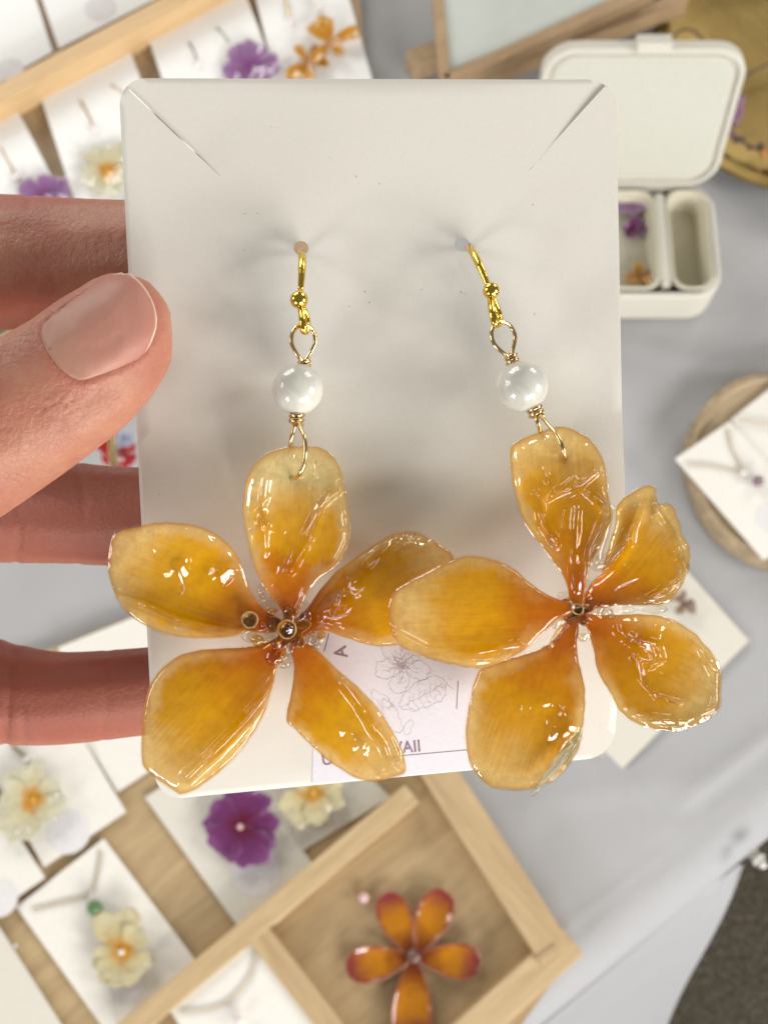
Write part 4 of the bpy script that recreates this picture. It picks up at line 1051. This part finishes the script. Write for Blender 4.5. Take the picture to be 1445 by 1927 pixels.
# ================================================================== BACKGROUND: cards, flowers, trays
def quad3(a, b, c, z): 
    A, B, C = T(*a, z), T(*b, z), T(*c, z); return [A, B, C, A+(C-B)]
def bg_card(label, a, b, c, z, mat=None, group=None, th=.5, bend=0, stamp=None, slope=None):
    """card lying on the table; a, b, c = three corner pixels in order"""
    q = quad3(a, b, c, z)
    if slope: q = [p+Z(s) for p, s in zip(q, slope)]
    nx, ny = 6, 10; V = []; F = []
    for s in (0, 1):
        for j in range(ny+1):
            for i in range(nx+1):
                u, v = i/nx, j/ny; p = (q[0]*(1-u)+q[1]*u)*(1-v)+(q[3]*(1-u)+q[2]*u)*v
                V.append(p+Z((bend*math.sin(math.pi*v))+(th if s else 0)))
    m = (nx+1)*(ny+1); g = lambda i, j: j*(nx+1)+i
    for j in range(ny):
        for i in range(nx): F.append((g(i, j), g(i, j+1), g(i+1, j+1), g(i+1, j))); F.append((m+g(i, j), m+g(i+1, j), m+g(i+1, j+1), m+g(i, j+1)))
    rg = [g(i, 0) for i in range(nx)]+[g(nx, j) for j in range(ny)]+[g(i, ny) for i in range(nx, 0, -1)]+[g(0, j) for j in range(ny, 0, -1)]
    for x, y in zip(rg, rg[1:]+rg[:1]): F.append((x, y, y+m, x+m))
    bm = bmesh.new(); bv = [bm.verts.new(v) for v in V]
    for f in F: bm.faces.new([bv[i] for i in f])
    bmesh.ops.recalc_face_normals(bm, faces=bm.faces)
    o = bm_obj('jewellery_card', bm, mat or BGCARD, None, False); tag(o, label, 'card', group)
    if stamp:
        for (x, y, r_) in stamp:
            c0 = T(x, y, z+th+.08+bend); P_ = [c0+Vector((math.cos(t), math.sin(t), 0))*r_*.001 for t in [2*math.pi*k/20 for k in range(20)]]
            prism('stamped_logo', P_, Z(.08), STAMP, o)
    return o
def bg_flower(name, label, cat, c, z, Rmm, n, rot, mat, group=None, wide=.62, lift=2.2, ruff=.12, seed=0, core=None, parent=None, bead=None, core_r=.10, jitter=.7):
    c0 = T(*c, z) if not isinstance(c, Vector) else c
    root = parent or thing(name, c0, label, cat, group)
    rnd = random.Random(seed)
    for k in range(n):
        a = rot+2*math.pi*k/n+rnd.uniform(-jitter, jitter)*.5; L = Rmm*rnd.uniform(.70, 1.2); w = L*wide*rnd.uniform(.75, 1.1)
        out = []
        for i in range(22):
            t = 2*math.pi*i/22; rr = (1-math.cos(t))/2
            x = L*rr; y = w*.5*math.sin(t)*(.35+.95*rr**.8)*1.1
            wob = 1+ruff*noise.noise(Vector((x*.16, y*.16, seed+k*3)))*2.0
            out.append((x*wob, y*wob))
        ca, sa = math.cos(a), math.sin(a); zz = .5*k*(.35 if n > 4 else .3)
        def mp(p, h, ca=ca, sa=sa, zz=zz): return c0+Vector((p[0]*ca-p[1]*sa, p[0]*sa+p[1]*ca, lift+h+zz))*.001
        petal('petal', out, (L*.58, 0), (0, 0), (L, 0), mp, mat, root, NA=40, NR=8, unit=1.0, jit=Rmm*.03, thick=.9, seed=seed+k,
              hf=lambda x, y, a_, b_, r_: lift*(1.0*a_+.9*b_*b_)+ruff*12*noise.noise(Vector((x*.22, y*.22, seed+k)))*a_, flip=True)
    if core: sphere('flower_core', c0+Z(lift+1.0), Rmm*core_r*.0004, core, root, 14)
    return root
COREY = plain('golden_core', (.70, .40, .06), .6, coat=.2, nscale=400, namp=.25)
CORED = plain('dark_core', (.12, .03, .02), .3, coat=1)
COREM = plain('maroon_core', (.20, .02, .05), .3, coat=1)
WHITEB = plain('white_bead', (.80, .74, .72), .25, coat=1)
GREENB = plain('green_bead', (.06, .17, .035), .3, coat=1, nscale=300, namp=.3)
PINKB = plain('pink_bead', (.72, .46, .46), .3, coat=1)
PURB = plain('purple_bead', (.20, .12, .15), .25, coat=1)
CHAINM = plain('fine_gold_chain', (.72, .55, .30), .35, metal=1)
def chain(label, pts, z, bead=None, group=None, r_=.35):
    o = thing('necklace', T(*pts[0], z), label, 'necklace', group)
    P_ = catmull([tuple(T(x, y, z+.6)) for x, y in pts], 60); parts = []
    for i in range(0, 59):
        parts.append(tube_data([Vector(P_[i]), Vector(P_[i+1])], r_*.001*(1.5 if i % 2 else .8), 6))
    V, F = join_data(parts); mesh_obj('chain', V, F, CHAINM, o)
    if bead:
        for (x, y, r2, m) in bead: sphere('bead', T(x, y, z+r2), r2*.001, m, o, 18)
    return o
def dangle(root, pts, z, m=None):
    """hook wire with small pearls above a background flower"""
    P_ = [T(x, y, z+1.0) for x, y in pts]; tube('hook_wire', P_, .0008, m or PALEGOLD, root, 6, 14)
    for p, q in ((pts[-1], 2.9), ): sphere('small_pearl', T(*p, z+2), q*.001, WHITEB, root, 16)

# ---- top-left rack
RACKC = plain('white_rack_card', (.90, .895, .88), .7, nscale=400, namp=.03, spec=.3)
GR = 'jewellery cards standing in the top left rack'
rk = thing('card_rack', T(300, 150, 0), 'pale wooden rack holding rows of white earring cards, top left', 'rack')
prism('back_board', [T(*p, 4) for p in ((-260, 320), (-100, -260), (640, -420), (690, 150), (600, 520), (-120, 620))], Z(5), WRACKB, rk)
rail('front_rail', (-200, 280), (520, -101), 13.5, 9, 30, WRACK, rk)
rail('lower_rail', (-200, 760), (520, 380), 15, 9, 34, WRACK, rk)
bg_card('white card above the rack rail, left of the thin dark seam', (-60, 190), (100, 98), (40, -90), 12, RACKC, group=GR)
bg_card('white card above the rack rail, right of the thin dark seam', (112, 92), (330, -20), (260, -200), 12, RACKC, group=GR, stamp=[(190, 15, 11), (20, 130, 9)])
bg_card('white rack card at the left edge carrying a small purple flower', (-130, 255), (28, 196), (118, 372), 12, RACKC, group=GR, bend=3)
bg_card('white rack card below the rail carrying the pale yellow flower', (74, 172), (240, 80), (330, 330), 12, RACKC, group=GR, bend=3)
bg_card('white rack card carrying the lilac flower', (275, 60), (455, -28), (540, 200), 12, RACKC, group=GR, bend=3)
bg_card('white rack card at the right end carrying orange flower earrings', (466, -60), (640, -60), (722, 230), 12, RACKC, group=GR, bend=2)
f = bg_flower('earring', 'purple resin flower earrings above the index finger', 'earring', (88, 372), 14, 15, 5, .3, BGLIL, 'flower earrings on the top left rack', wide=1.15, seed=1, core=COREM)
dangle(f, [(2, 278), (14, 300), (32, 332)], 14, PALEGOLD)
f = bg_flower('earring', 'pale yellow resin flower earring on the rack with golden centre', 'earring', (205, 330), 14, 19, 5, .9, BGYEL, 'flower earrings on the top left rack', wide=1.1, seed=2, core=COREY, core_r=.25)
dangle(f, [(152, 190), (166, 215), (178, 243)], 14); tube('hook_wire', [T(210, 160, 15), T(224, 168, 15), T(236, 182, 15)], .0005, PALEGOLD, f, 6)
f = bg_flower('earring', 'lilac resin flower earring peeping over the held card', 'earring', (478, 132), 14, 18, 5, .2, BGLIL, 'flower earrings on the top left rack', wide=1.15, seed=3, core=PINKB)
dangle(f, [(356, 80), (366, 98), (374, 120)], 14, SILVERHOOK); tube('hook_wire', [T(408, 52, 15), T(422, 66, 15), T(432, 82, 15)], .0006, SILVERHOOK, f, 6)
f = bg_flower('earring', 'left orange five petal flower earring overlapping its twin', 'earring', (580, 122), 14, 19, 5, 1.2, BGOR, 'flower earrings on the top left rack', wide=.5, seed=4, core=PINKB)
dangle(f, [(538, 0), (543, 18), (546, 38)], 14)
f = bg_flower('earring', 'right orange five petal flower earring nearest the rack end', 'earring', (622, 84), 17, 19, 5, .28, BGOR, 'flower earrings on the top left rack', wide=.48, seed=5, core=COREY)
dangle(f, [(590, -14), (595, -4), (597, 8)], 16)
# ---- framed white board, top centre
fr = thing('framed_board', T(900, 60, 0), 'white board in a thin wooden frame above the held card', 'frame')
PANEL = plain('board_panel', (.60, .63, .585), .6, nscale=60, namp=.03)
zz = 46
A, B, C = T(845, 138, zz), T(820, -120, zz), T(1290, -55, zz); D = A+(C-B)
inn = [A, T(1215, -20, zz), T(1180, -260, zz), B]
prism('panel', inn, Z(3), PANEL, fr)
rail('frame_left', (838, 150), (812, -140), 7, zz-4, zz+6, WFRAME, fr)
rail('frame_bottom', (838, 150), (1230, -28), 9, zz-4, zz+6, WFRAME, fr)
rail('backing_ledge', (770, 108), (1350, -120), 12, 6, 26, WRACKB, fr)
rail('lower_ledge', (860, 150), (1290, -8), 9, 22, 36, WFRAME, fr)
sphere('foot', T(790, 96, 8), .004, WRACKB, fr, 12)
# ---- jewellery box
def rrect(w, h, r_, k=6):
    out = []
    for cx_, cy_, a0 in ((w/2-r_, h/2-r_, 0), (-w/2+r_, h/2-r_, 90), (-w/2+r_, -h/2+r_, 180), (w/2-r_, -h/2+r_, 270)):
        for i in range(k+1):
            a = R(a0+90*i/k); out.append((cx_+r_*math.cos(a), cy_+r_*math.sin(a)))
    return out
def loft(name, rings, mat, parent, cap0=True, cap1=True):
    """rings: lists of world points, same count"""
    V = [p for r_ in rings for p in r_]; n = len(rings[0]); F = []
    for q in range(len(rings)-1):
        for k in range(n): F.append((q*n+k, q*n+(k+1) % n, (q+1)*n+(k+1) % n, (q+1)*n+k))
    if cap0: F.append(tuple(range(n-1, -1, -1)))
    if cap1: F.append(tuple((len(rings)-1)*n+k for k in range(n)))
    bm = bmesh.new(); bv = [bm.verts.new(v) for v in V]
    for f_ in F: bm.faces.new([bv[i] for i in f_])
    bmesh.ops.recalc_face_normals(bm, faces=bm.faces)
    o = bm_obj(name, bm, mat, parent, False); 
    return o
BZ = 32
br = T(1362, 560, BZ); bl_x = T(1362, 560, BZ).x - .116; by1 = T(1340, 345, BZ).y; by0 = br.y
bxc = (br.x+bl_x)/2; bw = br.x-bl_x; byc = (by0+by1)/2; bh = by1-by0
jb = thing('jewellery_box', Vector((bxc, byc, 0)), 'open cream jewellery box with divided velvet tray, upper right', 'jewellery box')
def fr3(w, h, r_, z, xc=bxc, yc=byc): return [Vector((xc+x, yc+y, z*.001)) for x, y in rrect(w, h, r_)]
loft('box_body', [fr3(bw-.004, bh-.004, .016, 2), fr3(bw, bh, .018, 5), fr3(bw, bh, .018, BZ-2), fr3(bw-.003, bh-.003, .0165, BZ), fr3(bw-.008, bh-.008, .014, BZ), fr3(bw-.009, bh-.009, .0135, BZ-4), fr3(bw-.010, bh-.010, .013, BZ-5)], CREAM, jb)
xd = T(1246, 450, BZ).x
def cell(x0, x1, dz, nm, mat):
    xc, w = (x0+x1)/2, x1-x0; h = bh-.020
    loft(nm, [fr3(w, h, .010, BZ-.2, xc), fr3(w-.004, h-.004, .009, BZ-1, xc), fr3(w-.006, h-.006, .009, BZ+1.2, xc)], CREAM, jb, False, False)
    loft(nm+'_lining', [fr3(w-.006, h-.006, .009, BZ-1.4, xc), fr3(w-.014, h-.014, .008, BZ-1.3, xc)], mat, jb, False, True)
# a real hollow: build the tray as a raised rim with a sunken floor
def hollow(x0, x1, depth, nm):
    xc, w = (x0+x1)/2, x1-x0; h = bh-.0095
    loft(nm, [fr3(w, h, .010, BZ+.5, xc), fr3(w-.003, h-.003, .009, BZ+1.5, xc), fr3(w-.005, h-.005, .009, BZ+.6, xc), fr3(w-.010, h-.010, .008, BZ-depth, xc)], CREAMIN, jb, False, True)
bpy.data.objects.remove(bpy.data.objects['box_body'])
loft('box_body', [fr3(bw-.004, bh-.004, .016, 2), fr3(bw, bh, .018, 5), fr3(bw, bh, .018, BZ-2), fr3(bw-.003, bh-.003, .0165, BZ), fr3(bw-.007, bh-.007, .014, BZ), fr3(bw-.008, bh-.008, .0135, BZ-6), fr3(bw-.012, bh-.012, .0125, 8)], CREAM, jb)
hollow(xd+.003, br.x-.0045, 17, 'right_compartment'); hollow(bl_x+.0045, xd-.003, 11, 'left_compartment')
prism('divider', [Vector((xd-.0028, byc-bh/2+.008, .020)), Vector((xd+.0028, byc-bh/2+.008, .020)), Vector((xd+.0028, byc+bh/2-.008, .020)), Vector((xd-.0028, byc+bh/2-.008, .020))], Z(BZ-20.5+1.5), CREAM, jb, .0006)
# lid, hinged at the back and leaning away
hy = by1-.002; LL = .098; best = None
for k in range(0, 80):
    ph = R(k); p = Vector((bxc, hy+LL*math.sin(ph), BZ*.001+LL*math.cos(ph))); e = abs(proj(p)[1]-92)
    if best is None or e < best[0]: best = (e, ph)
ph = best[1]; lu = Vector((-.01, math.sin(ph), math.cos(ph))).normalized(); lx = Vector((1, 0, .06)); lx = (lx-lu*lx.dot(lu)).normalized(); ln = lx.cross(lu)
if ln.dot(FWD) > 0: ln = -ln
lc = Vector((bxc, hy, BZ*.001+.001))+lu*(LL/2)
def lr(w, h, r_, o_): return [lc+lx*x+lu*y+ln*(o_*.001) for x, y in rrect(w, h, r_)]
bw2 = bw*1.0
loft('lid', [lr(bw2-.004, LL-.004, .016, -10), lr(bw2, LL, .018, -7), lr(bw2, LL, .018, 0), lr(bw2-.002, LL-.002, .017, 1), lr(bw2-.006, LL-.006, .015, 1), lr(bw2-.007, LL-.007, .0145, -2)], CREAM, jb)
MINT = plain('lid_lining', (.57, .555, .48), .8, nscale=300, namp=.03)
loft('lid_lining', [lr(bw2-.011, LL-.011, .0135, -1.9), lr(bw2-.012, LL-.012, .013, -.8), lr(bw2-.016, LL-.016, .012, -.2)], MINT, jb, False, True)
tp = lc+lu*(LL/2); tx = tp.x+.004
prism('clasp_tab', [Vector((tx-.011, tp.y, tp.z))-lu*.002-ln*.006, Vector((tx+.009, tp.y, tp.z))-lu*.002-ln*.006, Vector((tx+.009, tp.y, tp.z))+lu*.005-ln*.006, Vector((tx-.011, tp.y, tp.z))+lu*.005-ln*.006], ln*.009, CREAM, jb, .0008)
bg_flower('ring', 'orange resin flower ring in the left compartment of the jewellery box', 'ring', (1200, 528), BZ-12, 11, 5, .4, BGOR, wide=.6, seed=21, core=WHITEB)
bg_flower('earring', 'lilac resin flower at the back of the jewellery box', 'earring', (1180, 380), BZ-12, 11, 5, .2, BGLIL, wide=1.15, seed=22, core=COREM)
bg_flower('brooch', 'dark maroon resin flower in the middle of the jewellery box tray', 'brooch', (1186, 440), BZ-12, 8, 5, .2, BGPUR, wide=1.15, seed=23, core=COREM)
# ---- brass dish, top right
dc = T(1485, 150, 6); dish = thing('brass_dish', dc-Z(6), 'round hammered brass dish with beaded bracelets, cut by the top right corner', 'dish')
RD = (T(1485, 150, 6)-T(1485, 384, 6)).length
rings = []
for rr, zz in ((.6, 0), (.80, 2), (.97, 9), (1.0, 12), (1.0, 13.5), (.975, 13), (.80, 5), (.6, 3), (.3, 3.4)):
    rings.append([dc+Vector((math.cos(t)*rr*RD, math.sin(t)*rr*RD, zz*.001)) for t in [2*math.pi*k/64 for k in range(64)]])
o = loft('dish_bowl', rings, BRASS, dish)
o.data.polygons.foreach_set('use_smooth', [True]*len(o.data.polygons))
BB = plain('amethyst_chip', (.20, .07, .14), .25, coat=1, nscale=200, namp=.5); OB = plain('amber_chip', (.55, .20, .03), .25, coat=1); BRW = plain('dark_cord', (.10, .06, .04), .5)
b1 = thing('bracelet', T(1400, 240, 18), 'bracelet of purple and amber stone chips lying on the brass dish', 'bracelet')
Pb = catmull([tuple(T(x, y, 19)) for x, y in ((1392, 195), (1380, 225), (1374, 243), (1392, 262), (1412, 276), (1440, 286), (1470, 292), (1500, 280))], 30)
tube('cord', Pb, .0009, BRW, b1, 6)
for i, p in enumerate(Pb):
    if i % 2 == 0 or i < 8:
        q = Vector(p)+Vector((random.uniform(-1, 1), random.uniform(-1, 1), random.uniform(0, 1)))*.002
        sphere('stone_chip', q, random.uniform(.0022, .0036), BB if i < 12 else (OB if i in (20, 22) else BRW), b1, 8)
b2 = thing('bracelet', T(1290, 70, 16), 'thin dark cord bracelet arching behind the jewellery box lid', 'bracelet')
tube('cord', [T(1262, 80, 30), T(1275, 60, 34), T(1298, 56, 34), T(1318, 70, 32), T(1326, 84, 28)], .0009, BRW, b2, 8, 24)
b3 = thing('bracelet', T(1400, 120, 16), 'dark wire bangle crossing the brass dish', 'bracelet')
tube('bangle', [T(1370, 190, 20), T(1395, 150, 21), T(1425, 130, 21), T(1460, 115, 21), T(1500, 110, 20)], .0008, BRW, b3, 8, 24)
# ---- wooden slab, right
wc = T(1478, 895, 0); RW = abs(T(1272, 895, 14).x-T(1478, 895, 14).x)
slab = thing('wooden_slab', wc, 'round pale log slice at the right edge carrying necklace cards', 'wooden slab')
def wr(rr, z, dx=0): return [Vector((wc.x+math.cos(t)*rr*RW*(1+.015*math.sin(3*t+1)+.01*math.sin(7*t)), wc.y+math.sin(t)*rr*RW*.98*(1+.015*math.sin(3*t+1)+.01*math.sin(7*t)), z*.001)) for t in [2*math.pi*k/72 for k in range(72)]]
o = loft('bark_edge', [wr(.94, 1), wr(.985, 3), wr(.99, 8), wr(.985, 14), wr(.96, 15.5), wr(.90, 15.2)], BARK, slab, True, False); o.data.polygons.foreach_set('use_smooth', [True]*len(o.data.polygons))
o = loft('cut_face', [wr(.965, 15.0), wr(.90, 16.2), wr(.88, 14.6), wr(.5, 14.4)], BARKWOOD, slab, False, True)
GC = 'necklace cards on the log slice'
bg_card('cream necklace card on the log slice, under the other card', (1374, 790), (1500, 690), (1600, 830), 17, BGCARD, GC)
bg_card('cream necklace card lying cornerwise on the log slice with purple bead pendant', (1269, 864), (1372, 793), (1540, 980), 19, BGCARD, GC, stamp=[(1450, 975, 9)])
chain('fine gold necklace with small purple bead on the log slice', [(1290, 873), (1340, 876), (1395, 886), (1375, 840), (1370, 805)], 20, [(1398, 889, 1.8, WHITEB), (1426, 905, 3.4, PURB)])
chain('fine gold chain on the upper card of the log slice', [(1385, 790), (1420, 795), (1460, 800)], 19)
# ---- card lying right behind the earring
bg_card('cream card on the tablecloth behind the right earring, pointing down', (1160, 1458), (1408, 1206), (1235, 1010), 2, BGCARD2)
bg_flower('earring', 'small brown dried flower earring on the card behind the right earring', 'earring', (1283, 1136), 3, 9, 5, .3, petal_mat('brown_petal', (.25, .12, .07), (.40, .26, .18), (.5, .38, .3), (.4, .28, .2), **PB), wide=.7, seed=31, core=CORED)
# ---- lower-left tray
tr = thing('wooden_tray', T(600, 1700, 0), 'wooden tray with a square compartment holding flower jewellery cards, bottom', 'tray')
fl_ = prism('tray_floor', [T(*p, 2) for p in ((-320, 1390), (0, 1262), (280, 1150), (600, 1020), (830, 1440), (1075, 1795), (640, 2400), (-400, 2400))], Z(3), WFLOOR, tr)
rail('tray_rail', (790, 1395), (1048, 1798), 19, 5, 20, WRAILX, tr)
rail('tray_rail', (1078, 1770), (700, 2110), 17, 5, 19, WRAIL, tr)
rail('compartment_rail', (224, 1955), (775, 1492), 12, 5, 20, WRAIL, tr)
rail('compartment_rail', (482, 1752), (720, 2060), 12, 5, 19.4, WRAILX, tr)
LIGHTW = plain('rim_highlight_wood', (.66, .51, .34), .5, nscale=60, namp=.06)
rail('rim_highlight', (516, 1738), (764, 1512), 1.6, 14, 18.5, LIGHTW, tr)  # thin paler strip that paints the highlight along the inner rim
rail('rail_lap', (1005, 1806), (1045, 1776), 1.0, 14, 20.6, WRACKB, tr)
GT = 'jewellery cards lying in the lower tray'
bg_card('cream card behind the ring finger, highest in the lower tray', (110, 1219), (330, 1130), (420, 1350), 7, BGCARD, GT)
bg_card('white card right of the pale yellow earring card, partly behind the held card', (222, 1491), (420, 1360), (300, 1180), 6.5, BGCARD, GT)
bg_card('white card carrying the pale yellow flower earring', (84, 1632), (238, 1528), (110, 1310), 8, BGCARD, GT, stamp=[(130, 1565, 12), (30, 1780, 1)])
bg_card('blank white card at the left edge under the pale yellow earring card', (-70, 1760), (86, 1652), (-30, 1470), 9.5, BGCARD, GT, stamp=[(0, 1690, 10)])
bg_card('cream card carrying the green bead and straw yellow flower', (32, 1707), (196, 1578), (372, 1812), 7, BGCARD, GT, stamp=[(240, 1850, 10)])
bg_card('cream card cut off by the bottom left corner', (-170, 1860), (-6, 1735), (150, 1980), 7, BGCARD2, GT)
bg_card('wide beige card carrying the purple flower', (272, 1500), (560, 1330), (735, 1500), 6.2, BGCARD2, GT)
bg_card('beige card edge with the purple flower, over the tray floor', (274, 1502), (420, 1400), (600, 1640), 6.9, BGCARD2, GT, stamp=[(483, 1640, 13)])
bg_card('cream card standing in the bottom compartment beside the plumeria', (314, 1892), (486, 1768), (680, 2050), 16, BGCARD, GT)
GF = 'flower jewellery in the lower tray'
f = bg_flower('earring', 'pale yellow resin flower earring at the left under the ring finger', 'earring', (66, 1505), 10, 20, 5, .5, BGYEL, GF, wide=1.1, seed=41, core=COREY, core_r=.2)
dangle(f, [(20, 1402), (36, 1412), (55, 1430)], 9)
f = bg_flower('pendant', 'straw yellow resin flower pendant below the green bead', 'pendant', (235, 1790), 9, 21, 5, .8, BGYEL2, GF, wide=1.1, seed=42, core=COREY, core_r=.22)
sphere('seed_bead', T(228, 1792, 18), .0016, WHITEB, f, 12)
chain('fine gold chain with a green bead on the cream card', [(60, 1712), (110, 1700), (168, 1680), (184, 1640), (190, 1600)], 7.8, [(178, 1708, 4.2, GREENB), (172, 1685, 1.3, WHITEB)])
f = bg_flower('brooch', 'deep purple resin flower with pale seed bead centre', 'brooch', (455, 1555), 9, 21, 5, .15, BGPUR, GF, wide=1.15, seed=43, core=COREM, core_r=.16)
sphere('seed_bead', T(452, 1556, 22), .0017, PINKB, f, 12)
f = bg_flower('earring', 'pale yellow flower just below the bottom edge of the held card', 'earring', (590, 1492), 8, 17, 5, .1, BGYEL2, GF, wide=1.05, seed=44, core=COREY, core_r=.25)
chain('thin gold chain on the card in the bottom compartment', [(340, 1905), (390, 1900), (430, 1885), (470, 1840), (485, 1785)], 17, [(450, 1922, 3.0, WHITEB)])
f = bg_flower('pendant', 'orange red five petal plumeria lying in the wooden compartment', 'pendant', (778, 1802), 6, 0.1, 1, 0, BGPLUM, GF, wide=.5, seed=50)
for ch in list(f.children): bpy.data.objects.remove(ch)
c0 = T(778, 1800, 7)
for k, (tx_, ty_) in enumerate(((722, 1680), (838, 1675), (905, 1812), (772, 1965), (650, 1822))):
    v_ = T(tx_, ty_, 9)-c0; L = v_.length*1000; a = math.atan2(v_.y, v_.x); w = L*.56
    out = []
    for i in range(24):
        t = 2*math.pi*i/24; rr = (1-math.cos(t))/2; out.append((L*rr, w*.5*math.sin(t)*(.42+.75*rr)*1.05))
    ca, sa = math.cos(a), math.sin(a)
    petal('petal', out, (L*.55, 0), (0, 0), (L, 0), lambda p, h, ca=ca, sa=sa: c0+Vector((p[0]*ca-p[1]*sa, p[0]*sa+p[1]*ca, 1.0+h))*.001, BGPLUM, f,
          hf=lambda x, y, a_, b_, r_: 1.5*a_+3.0*b_*b_+.6*noise.noise(Vector((x*.15, y*.15, k))), thick=1.2, NA=64, NR=14, unit=1.0, jit=.5, seed=60+k, flip=True)
sphere('flower_core', c0+Z(2), .0042, CORED, f, 14)
sphere('hanging_bead', T(684, 1689, 8), .0030, PINKB, f, 16)
# ---- clip on the tablecloth edge
cp = T(1418, 1610, 2); cl = thing('tablecloth_clip', cp, 'small silver clip on the tablecloth edge at lower right', 'clip')
d_ = eo
prism('clip_jaw', [cp-ed*.003-eo*.003, cp+ed*.003-eo*.003, cp+ed*.003+eo*.006, cp-ed*.003+eo*.006], Z(3), GREYCLIP, cl, .0006)
tube('clip_spring', [cp-ed*.004+eo*.003+Z(2), cp+eo*.002+Z(3), cp+ed*.004+eo*.003+Z(2)], .0009, GREYCLIP, cl, 8, 12)
sphere('clip_knob', cp+eo*.006+Z(2), .0026, GREYCLIP, cl, 14)
# ---- red jewellery glimpsed between thumb and middle finger
f = bg_flower('brooch', 'crimson resin flower glimpsed between thumb and middle finger', 'brooch', (222, 858), 22, 12, 5, .5, BGRED, wide=1.15, seed=71)
st = thing('display_stick', T(212, 860, 40), 'thin gold stick upright in front of the crimson flower', 'display stick')
tube('stick', [T(216, 900, 55), T(212, 840, 55), T(206, 790, 55)], .0024, PALEGOLD, st, 10, 12)
bg_flower('brooch', 'small blue grey resin flower beside the gold stick', 'brooch', (236, 832), 50, 6, 4, .5, petal_mat('blue_grey_petal', (.4, .42, .6), (.5, .52, .7), (.65, .66, .8), (.5, .5, .7), **PB), wide=1.15, seed=72)
